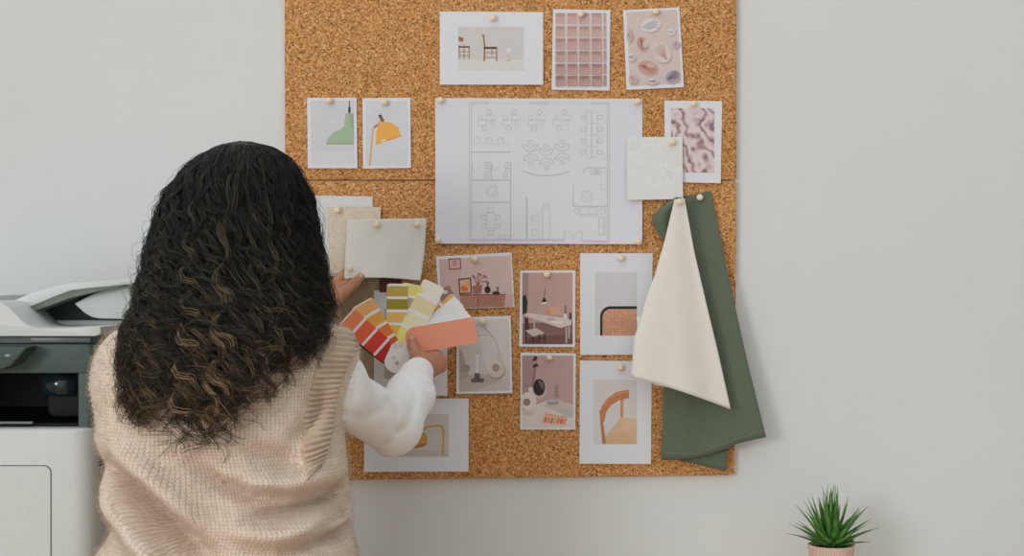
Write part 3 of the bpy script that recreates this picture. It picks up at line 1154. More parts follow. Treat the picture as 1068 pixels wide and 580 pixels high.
# ================================================================== PUSH PINS
M_PIN = flat((238, 218, 190), 0.5, 0.35, 8, 300)
prof = [(0.0, 0.0), (0.0036, 0.0), (0.0040, 0.0006), (0.0036, 0.0030), (0.0040, 0.0048), (0.0060, 0.0062), (0.0066, 0.0082), (0.0060, 0.0100), (0.0042, 0.0112), (0.0, 0.0116)]
V0, F0 = lathe_geo(prof, 16)
V0 = [(v[0], -v[2], v[1]) for v in V0]
Vn, Fn = lathe_geo([(0.0006, 0.001), (0.0006, -0.016), (0.0, -0.020)], 6)
F0 += [tuple(i + len(V0) for i in f) for f in Fn]
V0 += [(v[0], -v[2], v[1]) for v in Vn]
nv0 = len(V0)
pin_me = None
pins = [
    (514, 20, -0.0162, 'holding the print of two wooden chairs'), (606, 15.5, -0.0162, 'holding the pink grid print'),
    (683.5, 13.5, -0.0162, 'holding the seashell print'), (343.5, 106, -0.0162, 'holding the green pendant lamp print'),
    (401.3, 107, -0.0162, 'holding the yellow lamp print'), (459.3, 105.3, -0.0162, 'at the upper left corner of the floor plan'),
    (665, 106.3, -0.0166, 'at the upper right corner of the floor plan'), (456.6, 250.3, -0.021, 'at the lower left corner of the floor plan'),
    (665.7, 252.2, -0.021, 'at the lower right corner of the floor plan'), (722.8, 109.2, -0.0162, 'holding the crumpled silk print'),
    (700.5, 149.2, -0.0245, 'in the corner of the marble sample'), (708.8, 211.3, -0.0535, 'at the top tip of the ivory cloth'),
    (729.7, 206.7, -0.0185, 'at the top corner of the green fabric'), (352.6, 220, -0.0212, 'at the top of the beige linen swatch'),
    (393.3, 235, -0.0262, 'in the middle of the ivory swatch top edge'), (435.2, 234.6, -0.0262, 'at the right corner of the ivory swatch'),
    (365.4, 281, -0.056, 'at the lower left of the ivory swatch'), (495.6, 270.3, -0.0162, 'holding the pink sideboard print'),
    (503.4, 335.6, -0.0202, 'holding the ring vase print'), (570.7, 286.7, -0.0162, 'holding the white desk print'),
    (572.4, 372.5, -0.0162, 'holding the round mirror print'), (647, 269.8, -0.0162, 'holding the cane chair print'),
    (647, 383.7, -0.0162, 'holding the oak chair print'),
]
for (px, py, y, what) in pins:
    if pin_me is None:
        o = mesh_obj('push_pin', V0, F0, M_PIN, smooth=True)
        pin_me = o.data
    else:
        o = bpy.data.objects.new('push_pin', pin_me)
        COL.objects.link(o)
    o.location = Q(px, py, y)
    o.rotation_euler = (random.uniform(-0.2, 0.05), 0, random.uniform(-0.12, 0.12))
    tag(o, 'small wooden push pin ' + what, 'push pin', 'wooden push pins on the board')

# ================================================================== COLOUR FAN
PIV = (414, 376)


def card(pivot_y, tip, tip_y, w_px, bands, parent, back=14, thick=0.0006, label=None, PIV=(414, 376)):
    """one card of the fan: tip is the middle of its far end; bands run from the tip inward (fraction, colour)"""
    a, b = Q(PIV[0], PIV[1], pivot_y), Q(tip[0], tip[1], tip_y)
    L = (b - a).length
    dr = (b - a).normalized()
    side = dr.cross(Vector((0, 1, 0))).normalized()
    nrm = side.cross(dr).normalized()
    if nrm.y > 0:
        nrm = -nrm
    hw = w_px / 2 / F * CAM_D * 0.97
    bk = back / F * CAM_D
    r = 0.006

    def halfw(sd):
        e = min(L - sd, sd + bk)
        rr = r if L - sd < sd + bk else hw * 0.9
        return hw if e >= rr else hw - rr + math.sqrt(max(0, rr * rr - (rr - e) ** 2))
    cuts = {-bk, L}
    pos = L
    segs = []
    for fr, c in bands:
        nx = max(pos - fr * L, -bk)
        segs.append((nx, pos, c))
        cuts.add(nx)
        pos = nx
    if pos > -bk:
        segs.append((-bk, pos, (236, 234, 230)))
    for i in range(7):
        cuts.add(L - r * i / 6)
        cuts.add(-bk + hw * 0.9 * i / 6)
    cuts = sorted(cuts)
    V, Fc, mats, mi = [], [], [], []
    white = flat((248, 247, 244), 0.5, 0.3, 1)
    mats.append(white)
    for c in cuts:
        h = halfw(c)
        for sg in (-1, 1):
            for dz in (0, thick):
                V.append(a + dr * c + side * (h * sg) - nrm * dz)
    for i in range(len(cuts) - 1):
        mid = (cuts[i] + cuts[i + 1]) / 2
        colr = next((c for (s0, s1, c) in segs if s0 <= mid <= s1), (236, 234, 230))
        mt = flat(tuple(min(255, 8 + v * 1.08) for v in colr), 0.45, 0.3, 2)
        if mt not in mats:
            mats.append(mt)
        k = i * 4
        Fc.append((k, k + 2, k + 6, k + 4)); mi.append(mats.index(mt))
        for q in ((k + 1, k + 5, k + 7, k + 3), (k, k + 4, k + 5, k + 1), (k + 2, k + 3, k + 7, k + 6)):
            Fc.append(q); mi.append(0)
    Fc.append((0, 1, 3, 2)); mi.append(0)
    n = len(V)
    Fc.append((n - 4, n - 2, n - 1, n - 3)); mi.append(0)
    o = mesh_obj('swatch_card', V, Fc, mats, parent, midx=mi)
    if label:
        o['label'] = label
    return o


WH = (236, 234, 230)
deck = empty('color_fan', Q(PIV[0], PIV[1], -0.088))
tag(deck, 'fan of paint colour cards in orange, olive and coral held in the right hand', 'colour fan')


def stripes(cols, big, gap, first=0.012):
    out = [(first, WH)] if first else []
    for c in cols:
        out += [(big, c), (gap, WH)]
    return out


card(-0.0835, (358, 334), -0.125, 23, [(0.05, (40, 60, 52)), (0.9, (40, 60, 52))], deck, 0)
card(-0.0845, (361, 330.5), -0.128, 23, stripes([(244, 130, 88), (236, 98, 66), (212, 62, 52), (190, 46, 48)], 0.19, 0.04, 0.02), deck, 4, label='red and orange striped card')
card(-0.0855, (377, 316), -0.122, 25, stripes([(244, 172, 104), (242, 168, 74), (228, 124, 66), (208, 96, 52), (190, 70, 44)], 0.17, 0.045, 0.02), deck, 4, label='orange striped card')
card(-0.0865, (414.5, 296), -0.104, 22, stripes([(186, 160, 80), (150, 136, 44), (244, 182, 96), (226, 184, 76), (240, 196, 110)], 0.135, 0.035, 0.03), deck, 4, label='ochre and olive striped card')
card(-0.0875, (430.5, 296.5), -0.100, 22, stripes([(246, 214, 116), (176, 166, 142), (146, 146, 92), (246, 200, 96), (240, 190, 90)], 0.135, 0.035, 0.008), deck, 4, label='yellow and greige striped card')
for k in range(7):
    t = k / 6
    card(-0.0889 - 0.0006 * k, (478 + 15 * t, 313 + 24 * t), -0.089 - 0.0030 * k, 21, [(1.0, (238, 237, 234))] if k else stripes([(222, 176, 84), (214, 160, 90), (206, 170, 110), (230, 190, 110)], 0.16, 0.03, 0.01), deck, 4, PIV=(414, 374 - 14 * t))
card(-0.0934, (453, 295.5), -0.100, 24, stripes([(226, 223, 208), (224, 210, 166), (230, 222, 186), (250, 220, 122)], 0.17, 0.035, 0.006), deck, 13, label='cream and lemon striped card')
card(-0.0942, (496.5, 344), -0.113, 27, [(0.022, (252, 150, 122)), (0.86, (252, 150, 122))], deck, -9, label='plain coral card on top', PIV=(413.5, 358))
lathe('rivet', [(0, 0.0), (0.0032, 0.0), (0.0036, 0.001), (0.003, 0.002), (0, 0.0024)], flat((200, 200, 196), 0.3, 0.5), deck, 14,
      at=(0, 0, 0))
rv = [o for o in deck.children if o.name.startswith('rivet')][0]
for v in rv.data.vertices:
    x, y, z = v.co
    p = Q(PIV[0], PIV[1] + 2, -0.0945)
    v.co = (p.x + x, p.y - z, p.z + y)
V_, F_ = [], []
for (x0, y0, w, h) in ((410.5, 358, 4.5, 4), (416, 357.5, 3.5, 4), (409, 372, 3, 2.5)):
    k = len(V_)
    for (x, y) in ((x0, y0), (x0 + w, y0 - 1), (x0 + w, y0 + h - 1), (x0, y0 + h)):
        V_.append(Q(x, y, -0.0966))
    F_.append((k, k + 1, k + 2, k + 3))
mesh_obj('printed_marks', V_, F_, flat((244, 214, 204), 0.5, 0.3, 2), deck)

# ================================================================== PERSON
SH_R, EL_R, WR_R = Q(343, 383, -0.57), Q(409, 444, -0.38), Q(437, 387, -0.165)
AS_R = Q(350, 409, -0.56)
SH_L, EL_L, WR_L = Vector((-0.615, -0.57, 1.27)), Vector((-0.545, -0.34, 1.22)), Q(333, 326, -0.115)
HEAD = Vector((-0.44, -0.51, 1.53))
tz = np.array([0.80, 0.90, 0.978, 1.01, 1.04, 1.10, 1.168, 1.25, 1.30, 1.335, 1.36, 1.385, 1.42])
ta = np.array([.205, .212, .206, .190, .182, .187, .194, .190, .186, .168, .130, .085, .050])
tc = np.array([-.452, -.455, -.455, -.448, -.440, -.449, -.462, -.462, -.452, -.450, -.448, -.446, -.444])
tb = np.array([.150, .150, .145, .138, .134, .138, .142, .138, .128, .112, .095, .075, .050])
ty = np.array([-.575, -.575, -.575, -.575, -.575, -.575, -.575, -.572, -.57, -.568, -.566, -.563, -.56])


def torso(P, off=0.0):
    x, y, z = P[..., 0], P[..., 1], P[..., 2]
    a, b = np.interp(z, tz, ta) - off, np.interp(z, tz, tb) - off
    cx, cy = np.interp(z, tz, tc), np.interp(z, tz, ty)
    r = (np.abs((x - cx) / a) ** 2.5 + np.abs((y - cy) / b) ** 2.5) ** (1 / 2.5)
    d = (r - 1) * np.minimum(a, b) * 0.9
    for sx, sh in ((1, SH_R), (-1, SH_L)):
        q = (sh.x - 0.02 * sx, sh.y - 0.005, sh.z - 0.0)
        d = smin(d, seg_d(P, (-0.445 + 0.03 * sx, -0.562, 1.352), q, 0.048 - off, 0.060 - off), 0.05)
    return d


def px_of(P):
    d = CAM_D + P[..., 1]
    return 534 + F * P[..., 0] / d, 290 - F * (P[..., 2] - CAM_H) / d


def xz(pts, y=-0.69):
    return [(Q(a, b, y).x, Q(a, b, y).z) for a, b in pts]


folds = []
for pts, amp, wd in (
        ([(110, 487), (145, 514), (180, 545), (206, 570), (226, 592)], 0.016, 0.016),
        ([(118, 470), (150, 492), (185, 522), (215, 552)], -0.010, 0.020),
        ([(95, 520), (128, 545), (160, 575), (180, 600)], -0.012, 0.018),
        ([(205, 484), (231, 502), (262, 517), (304, 520), (346, 514)], 0.009, 0.011),
        ([(230, 486), (270, 500), (310, 504), (345, 498)], -0.007, 0.014),
        ([(262, 538), (300, 536), (345, 528)], 0.012, 0.010),
        ([(240, 550), (290, 556), (350, 548)], -0.009, 0.014),
        ([(262, 470), (290, 478), (312, 488)], 0.006, 0.014),
        ([(215, 470), (250, 490), (262, 500)], 0.004, 0.014),
        ([(330, 556), (352, 540), (366, 524)], 0.008, 0.009),
        ([(300, 575), (340, 566), (372, 560)], 0.007, 0.010),
        ([(300, 470), (322, 440), (332, 405)], 0.004, 0.012)):
    folds.append((xz(pts), amp, wd))


def vest(P):
    d = torso(P)
    x, z = P[..., 0], P[..., 2]
    bk = np.clip((-0.55 - P[..., 1]) / 0.05, 0, 1)
    for pts, amp, wd in folds:
        best = None
        tg = None
        for si, (a, b) in enumerate(zip(pts[:-1], pts[1:])):
            ax, az = a
            vx, vz = b[0] - ax, b[1] - az
            t = np.clip(((x - ax) * vx + (z - az) * vz) / (vx * vx + vz * vz), 0, 1)
            e = (x - ax - t * vx) ** 2 + (z - az - t * vz) ** 2
            tt_ = (si + t) / (len(pts) - 1)
            tg = tt_ if tg is None else np.where(e < best, tt_, tg)
            best = e if best is None else np.minimum(best, e)
        d = d + 2.9 * amp * np.exp(-best / (1.5 * wd * wd)) * bk * np.sqrt(np.sin(np.pi * np.clip(tg * 0.94 + 0.03, 0, 1)))
    d = smax(d, 0.83 - z, 0.01)
    d = smax(d, z - 1.405, 0.01)
    return d


M_SKIN = NT('skin').set(0.5, 0.35, Subsurface_Weight=0.12, Subsurface_Scale=0.01)
nz = M_SKIN.noise(60, 4, 0.6)
M_SKIN.l(M_SKIN.ramp(nz, [(0.3, (178, 124, 97)), (0.7, (198, 145, 116))]), M_SKIN.b.inputs['Base Color'])
M_SKIN.bump(M_SKIN.noise(500, 3), 0.15, 0.0006)
M_SKIN = M_SKIN.m
M_KNIT = m_knit('wool_knit', (242, 222, 202), (180, 138, 98), (255, 249, 240))
M_RIB = m_knit('wool_rib', (222, 200, 176), (150, 116, 80), (246, 230, 212), True)
M_SHIRT = m_cloth('white_cotton', (249, 249, 248), 1000, 3, 0.7, 0.1, 0.1)

person = empty('person', (-0.45, -0.58, 0.0))
tag(person, 'person with long dark curly hair in a beige knit vest, back turned, holding colour cards', 'person')

# --- body -----------------------------------------------------------
HIP = [Vector((-0.45 + 0.09 * sx, -0.58, 0.88)) for sx in (-1, 1)]
KNEE = [Vector((-0.45 + 0.10 * sx, -0.565, 0.48)) for sx in (-1, 1)]
ANK = [Vector((-0.45 + 0.10 * sx, -0.59, 0.085)) for sx in (-1, 1)]


def body(P):
    d = torso(P, 0.066)
    d = smax(d, P[..., 2] - 1.385, 0.02)
    d = smin(d, ell_d(P, (-0.45, -0.575, 0.92), (0.15, 0.095, 0.12)), 0.06)
    d = smin(d, seg_d(P, (-0.445, -0.565, 1.34), (-0.44, -0.525, 1.46), 0.056, 0.052), 0.03)
    h = ell_d(P, (HEAD.x, HEAD.y - 0.005, HEAD.z + 0.01), (0.073, 0.092, 0.090))
    h = smin(h, ell_d(P, (HEAD.x, HEAD.y + 0.032, HEAD.z - 0.045), (0.056, 0.058, 0.066)), 0.04)
    h = smin(h, seg_d(P, (HEAD.x, HEAD.y + 0.088, HEAD.z + 0.005), (HEAD.x, HEAD.y + 0.104, HEAD.z - 0.03), 0.008, 0.012), 0.014)
    h = smin(h, ell_d(P, (HEAD.x, HEAD.y + 0.085, HEAD.z - 0.062), (0.022, 0.010, 0.009)), 0.012)
    h = smin(h, ell_d(P, (HEAD.x, HEAD.y + 0.076, HEAD.z - 0.094), (0.020, 0.016, 0.014)), 0.02)
    for sx in (-1, 1):
        h = smax(h, -ell_d(P, (HEAD.x + 0.031 * sx, HEAD.y + 0.094, HEAD.z + 0.004), (0.016, 0.012, 0.010)), 0.012)
        h = smin(h, ell_d(P, (HEAD.x + 0.075 * sx, HEAD.y + 0.004, HEAD.z - 0.012), (0.010, 0.018, 0.030)), 0.008)
    d = smin(d, h, 0.03)
    for sh, el, wr in ((AS_R, EL_R, WR_R), (SH_L, EL_L, WR_L)):
        arm = smin(seg_d(P, sh, el, 0.034, 0.034), seg_d(P, el, wr, 0.036, 0.023), 0.02)
        d = smin(d, arm, 0.03)
    for hp, kn, an, sx in zip(HIP, KNEE, ANK, (-1, 1)):
        leg = smin(seg_d(P, hp, kn, 0.085, 0.052), seg_d(P, kn, an, 0.050, 0.034), 0.03)
        leg = smin(leg, seg_d(P, an + Vector((0, -0.02, -0.045)), an + Vector((0.01 * sx, 0.13, -0.055)), 0.032, 0.026), 0.03)
        d = smin(d, leg, 0.04)
    return d


def hand(P, wr, arm_from, palm, fingers, thumb):
    ar = Vector(arm_from)
    d = seg_d(P, wr + (ar - wr).normalized() * 0.03, wr, 0.0225, 0.0225)
    for a, b, ra, rb in palm:
        d = smin(d, seg_d(P, a, b, ra, rb), 0.012)
    for pts, rad in fingers:
        d = smin(d, chain_d(P, pts, rad, 0.003), 0.005)
    d = smin(d, chain_d(P, thumb[0], thumb[1], 0.004), 0.008)
    return d


wr = WR_R
mcp = [Q(448.5, 373.5, -0.113), Q(455, 373, -0.111), Q(459.5, 377, -0.114), Q(459.5, 383, -0.122)]
fR = []
for k, (pip, dip, tip) in enumerate((
        (Q(448.5, 372, -0.083), Q(440, 358, -0.072), Q(430, 352, -0.070)),
        (Q(456, 370.5, -0.079), Q(445, 360, -0.067), Q(434, 358, -0.066)),
        (Q(459, 375, -0.080), Q(446, 367, -0.067), Q(435, 366, -0.067)),
        (Q(458, 380, -0.090), Q(447, 374, -0.075), Q(438, 373, -0.073)))):
    r = (0.0088, 0.009, 0.0086, 0.0076)[k]
    fR.append(([mcp[k], pip, dip, tip], [r * 1.12, r, r * 0.92, r * 0.8]))
palmR = [(wr, mcp[0], 0.020, 0.0115), (wr, mcp[1], 0.020, 0.012), (wr, mcp[2], 0.020, 0.0115), (wr, mcp[3], 0.019, 0.011), (wr, Q(438, 374, -0.128), 0.018, 0.014)]
thR = ([Q(439, 383, -0.145), Q(434, 372, -0.123), Q(431.5, 363, -0.111), Q(430, 355, -0.1075)], [0.014, 0.0118, 0.0102, 0.0086])
handR = lambda P: hand(P, WR_R, EL_R, palmR, fR, thR)

mcl = [Q(352, 302, -0.075), Q(348, 299, -0.066), Q(345, 301, -0.058), Q(343, 305, -0.052)]
fL = []
for k, (pip, dip, tip) in enumerate((
        (Q(361, 297, -0.056), Q(366.5, 292.5, -0.043), Q(372, 289.5, -0.036)),
        (Q(355, 291, -0.044), Q(363, 286, -0.034), Q(369, 284, -0.032)),
        (Q(353, 291, -0.040), Q(360, 284, -0.034), Q(366, 281, -0.033)),
        (Q(349, 296, -0.037), Q(355, 289, -0.033), Q(360, 285, -0.033)))):
    r = (0.0084, 0.0086, 0.0082, 0.0074)[k]
    fL.append(([mcl[k], pip, dip, tip], [r * 1.1, r, r * 0.92, r * 0.8]))
palmL = [(WR_L, m, 0.020, 0.0115) for m in mcl] + [(WR_L, Q(352, 311, -0.088), 0.018, 0.013)]
thL = ([Q(347, 315, -0.098), Q(358, 306, -0.092), Q(368.5, 297, -0.083), Q(376.5, 288.5, -0.078)], [0.013, 0.0112, 0.0096, 0.0078])
handL = lambda P: hand(P, WR_L, EL_L, palmL, fL, thL)


def bounds(pts, m):
    a = np.array([list(p) for p in pts])
    return a.min(0) - m, a.max(0) + m


Vb, Fb = surfnet(body, (-0.85, -0.82, -0.02), (-0.10, -0.05, 1.68), 0.0065)
partsV, partsF = [Vb], [Fb]
for fn, wr_, fs, th in ((handR, WR_R, fR, thR), (handL, WR_L, fL, thL)):
    lo, hi = bounds([wr_] + [p for f in fs for p in f[0]] + th[0], 0.045)
    v, f = surfnet(fn, lo, hi, 0.0016)
    partsF.append(f + sum(len(x) for x in partsV))
    partsV.append(v)
bodyo = mesh_obj('body', np.concatenate(partsV), np.concatenate(partsF), M_SKIN, person, smooth=True)

# nails of the two thumbs
for th in (thR, thL):
    tip, ip = Vector(th[0][-1]), Vector(th[0][-2])
    dr = (tip - ip).normalized()
    vw = (Vector((0, -CAM_D, CAM_H)) - tip).normalized()
    nr = (vw - dr * vw.dot(dr)).normalized()
    sd = dr.cross(nr)
    V, Fc = [], []
    nn = 8
    for i in range(nn + 1):
        for j in range(nn + 1):
            a, b = i / nn * 2 - 1, j / nn * 2 - 1
            k = math.sqrt(1 - b * b / 2) if True else 1
            x, y = a * k, b * math.sqrt(1 - a * a / 2)
            V.append(tip + dr * (0.001 + 0.0058 * x) + sd * (0.0046 * y) + nr * (0.0084 - 0.0022 * y * y - 0.0008 * x * x))
    for i in range(nn):
        for j in range(nn):
            q = i * (nn + 1) + j
            Fc.append((q, q + 1, q + nn + 2, q + nn + 1))
    o = mesh_obj('thumbnail', V, Fc, flat((222, 178, 158), 0.3, 0.5, 2), person, smooth=True)
    sm = o.modifiers.new('thickness', 'SOLIDIFY')
    sm.thickness = 0.0008
for sx in (-1, 1):
    bm = bmesh.new()
    bmesh.ops.create_uvsphere(bm, u_segments=16, v_segments=12, radius=0.0115)
    bmesh.ops.translate(bm, verts=bm.verts, vec=(HEAD.x + 0.031 * sx, HEAD.y + 0.076, HEAD.z + 0.004))
    me = bpy.data.meshes.new('eye')
    bm.to_mesh(me)
    bm.free()
    me.materials.append(flat((230, 226, 220), 0.2, 0.5, 2))
    link(bpy.data.objects.new('eye', me), person)

# --- vest -----------------------------------------------------------
Vv, Fv_ = surfnet(vest, (-0.72, -0.78, 0.81), (-0.18, -0.38, 1.43), 0.0045)


def knit_uv(V):
    cx, cy = np.interp(V[:, 2], tz, tc), np.interp(V[:, 2], tz, ty)
    th = np.arctan2((V[:, 0] - cx) / 1.35, -(V[:, 1] - cy))
    return np.stack([th * 0.175, V[:, 2]], 1)


vesto = mesh_obj('knit_vest', Vv, Fv_, M_KNIT, person, smooth=True, uv=knit_uv(Vv))

# loose wool fibres standing off the knit
nf_ = 26000
pi_ = rng.integers(0, len(Fv_), nf_)
wq = rng.dirichlet((1, 1, 1, 1), nf_)
P0 = (Vv[Fv_[pi_]] * wq[..., None]).sum(1)
gn = grad(vest, P0.astype(np.float32), 0.004)
dv = rng.normal(0, 1, (nf_, 3)) + gn * 1.0
dv /= np.linalg.norm(dv, axis=1, keepdims=True)
ln_ = rng.uniform(0.004, 0.010, (nf_, 1))
t_ = np.linspace(0, 1, 5)
C = P0[:, None] + (dv * ln_)[:, None] * t_[None, :, None] + gn[:, None] * (0.0035 * np.sin(np.pi * t_))[None, :, None] + rng.normal(0, 0.0006, (nf_, 5, 3))
C_FUZZ = C

# ribbed armholes: a band lying on the vest around the opening, back and front
OUT_ = [(372, 352), (371, 366), (363, 382), (356, 398), (351, 420), (348, 445), (345, 464), (338, 484)]
INN_ = [(338, 344), (337, 358), (332, 377), (326, 397), (321, 420), (317, 445), (318, 468), (324, 496)]


def resample(poly, n):
    a = np.array([(Q(x, y, -0.64).x, Q(x, y, -0.64).z) for x, y in poly])
    l = np.concatenate([[0], np.cumsum(np.linalg.norm(np.diff(a, axis=0), axis=1))])
    t = np.linspace(0, l[-1], n)
    return np.stack([np.interp(t, l, a[:, 0]), np.interp(t, l, a[:, 1])], 1), l[-1]


NT_, NW = 150, 16
oo, Lo = resample(OUT_, NT_)
ii, Li = resample(INN_, NT_)
for sx in (1, -1):
    w = np.linspace(0, 1, NW)[None, :, None]
    xz_ = oo[:, None] * (1 - w) + ii[:, None] * w
    if sx < 0:
        xz_ = xz_ * np.array([-1, 1]) + np.array([2 * -0.4545 - 0.060, 0])
    rows = []
    for side in (-1, 1):
        g = np.empty((NT_, NW, 3), np.float32)
        g[..., 0], g[..., 2] = xz_[..., 0], xz_[..., 1]
        g[..., 1] = -0.57 + side * 0.23
        for _ in range(40):
            step = np.clip(vest(g), 0, 0.05) * 0.8
            g[..., 1] = np.where((g[..., 1] + 0.57) * side > 0.02, g[..., 1] - side * step, g[..., 1])
        rows.append(project(vest, g.reshape(-1, 3), 0.0, 4).reshape(NT_, NW, 3))
    base = np.concatenate([rows[0], rows[1][::-1]]).astype(float)
    NL_ = len(base)
    t = np.concatenate([np.linspace(0, (Lo + Li) / 2, NT_), np.linspace((Lo + Li) / 2, 0, NT_)])[:, None]
    w = w[..., 0]
    g = grad(vest, base.reshape(-1, 3).astype(np.float32), 0.008).reshape(NL_, NW, 3)
    ribs = 0.5 + 0.5 * np.cos(t * 2 * np.pi / 0.0084)
    prof_w = np.clip(np.minimum(w / 0.08, (1 - w) / 0.12), 0, 1) ** 0.5
    hgt = (0.001 + (0.0065 if sx > 0 else 0.0025) * ribs ** 0.7) * prof_w - 0.003 * (1 - prof_w)
    top = base + g * hgt[..., None]
    low = base - g * 0.004
    V = np.concatenate([top.reshape(-1, 3), low.reshape(-1, 3)])
    N = NL_ * NW
    Fc = []
    for i in range(NL_):
        i2 = (i + 1) % NL_
        for j in range(NW - 1):
            a, b, c, d = i * NW + j, i * NW + j + 1, i2 * NW + j + 1, i2 * NW + j
            Fc.append((a, b, c, d))
            Fc.append((a + N, d + N, c + N, b + N))
        Fc.append((i * NW, i2 * NW, i2 * NW + N, i * NW + N))
        Fc.append((i * NW + NW - 1, i * NW + NW - 1 + N, i2 * NW + NW - 1 + N, i2 * NW + NW - 1))
    uvb = np.stack(np.broadcast_arrays(w * 0.045, t), -1).reshape(-1, 2)
    mesh_obj('armhole_ribbing', V, np.array(Fc), M_RIB, vesto, smooth=True, uv=np.concatenate([uvb, uvb]))

V, Fc = tubes(C_FUZZ, np.full((nf_, 5), 0.00013))
tag(mesh_obj('wool_fibres', V, Fc, M_RIB, vesto, smooth=True, uv=np.zeros((len(V), 2))), kind='stuff')

# --- shirt sleeves ----------------------------------------------------
def sleeve(P, sh, el, wr, right):
    s0 = AS_R if right else sh + (el - sh) * 0.02
    d = seg_d(P, s0, el, 0.048, 0.048)
    if right:
        d = smin(d, seg_d(P, Q(352, 392, -0.575), s0, 0.042, 0.046), 0.03)
        d = smin(d, seg_d(P, Q(318, 398, -0.578), s0, 0.044, 0.046), 0.02)
    mid = el + (wr - el) * 0.55 + Vector((0.006, 0, 0))
    d = smin(d, seg_d(P, el, mid, 0.049, 0.041), 0.02)
    cuff0 = el + (wr - el) * 0.86
    d = smin(d, seg_d(P, mid, cuff0, 0.041, 0.031), 0.02)
    d = smin(d, seg_d(P, cuff0, wr - (wr - el) * 0.02, 0.0285, 0.0285), 0.012)
    ax = np.array((wr - el).normalized())
    # cut open at the cuff
    q = (P - np.array(wr, dtype=np.float32)) @ ax.astype(np.float32)
    d = smax(d, q - 0.006, 0.004)
    if right:
        x, y = px_of(P)
        for pts, amp, wd in (([(404, 420), (411, 432), (412, 450)], 0.009, 5.0), ([(354, 430), (378, 436), (398, 428)], 0.005, 6.0),
                             ([(428, 398), (434, 412), (430, 432)], 0.006, 4.0), ([(414, 404), (421, 418), (423, 440)], -0.005, 5.0),
                             ([(424, 391), (438, 397), (448, 404)], 0.008, 3.0), ([(386, 470), (410, 460), (426, 440)], 0.006, 5.0)):
            best = None
            for (a, b) in zip(pts[:-1], pts[1:]):
                vx, vy = b[0] - a[0], b[1] - a[1]
                t = np.clip(((x - a[0]) * vx + (y - a[1]) * vy) / (vx * vx + vy * vy), 0, 1)
                e = (x - a[0] - t * vx) ** 2 + (y - a[1] - t * vy) ** 2
                best = e if best is None else np.minimum(best, e)
            d = d + 0.6 * amp * np.exp(-best / (wd * wd))
    return d


for sh, el, wr_, rt in ((SH_R, EL_R, WR_R, True), (SH_L, EL_L, WR_L, False)):
    fn = lambda P, a=sh, b=el, c=wr_, r=rt: sleeve(P, a, b, c, r)
    lo, hi = bounds([sh, el, wr_], 0.10)
    v, f = surfnet(fn, lo, hi, 0.0035)
    mesh_obj('shirt_sleeve', v, f, M_SHIRT, person, smooth=True)


def trousers(P):
    d = ell_d(P, (-0.45, -0.58, 0.90), (0.185, 0.13, 0.15))
    for hp, kn, an in zip(HIP, KNEE, ANK):
        leg = smin(seg_d(P, hp, kn, 0.10, 0.078), seg_d(P, kn, an + Vector((0, 0, 0.02)), 0.078, 0.07), 0.03)
        d = smin(d, leg, 0.05)
    return smax(smax(d, 0.075 - P[..., 2], 0.004), P[..., 2] - 1.0, 0.004)


v, f = surfnet(trousers, (-0.70, -0.76, 0.05), (-0.20, -0.38, 1.03), 0.007)
mesh_obj('trousers', v, f, m_cloth('denim', (70, 78, 92), 900), person, smooth=True)
for an, sx in zip(ANK, (-1, 1)):
    fn = lambda P, an=an, sx=sx: smax(smin(seg_d(P, an + Vector((0, -0.02, -0.04)), an + Vector((0.012 * sx, 0.14, -0.05)), 0.044, 0.037), seg_d(P, an, an + Vector((0, 0, -0.03)), 0.046, 0.046), 0.03), 0.0 - P[..., 2], 0.003)
    v, f = surfnet(fn, np.array(an) + (-0.09, -0.11, -0.10), np.array(an) + (0.09, 0.23, 0.06), 0.005)
    mesh_obj('shoe', v, f, flat((226, 222, 216), 0.5), person, smooth=True)

# --- hair -------------------------------------------------------------
hp = np.array([146, 152, 162, 178, 200, 230, 260, 290, 320, 350, 380, 410, 440, 470.])
hl = np.array([244, 222, 203, 186, 170, 160, 154, 150, 148, 150, 153, 156, 160, 165.])
hr = np.array([256, 280, 296, 309, 320, 327, 332, 339, 348, 349, 342, 331, 322, 316.])
DH = CAM_D - 0.55
hz = CAM_H + (290 - hp) / F * DH
ha = (hr - hl) / 2 / F * DH
hc = ((hr + hl) / 2 - 534) / F * DH
hb = np.array([.012, .045, .068, .092, .112, .126, .134, .140, .140, .135, .130, .122, .115, .11])
hy = np.array([-.515, -.515, -.515, -.515, -.518, -.522, -.53, -.545, -.57, -.60, -.625, -.64, -.645, -.645])
o_ = np.argsort(hz)
hz, ha, hc, hb, hy = hz[o_], ha[o_], hc[o_], hb[o_], hy[o_]
ZT = hz[-1]


def env(z, phi, r):
    a, c, b, y = (np.interp(z, hz, q) for q in (ha, hc, hb, hy))
    return np.stack([c + r * a * np.sin(phi), y - r * b * np.cos(phi), z], -1)


def py2z(py):
    return CAM_H + (290 - py) / F * DH


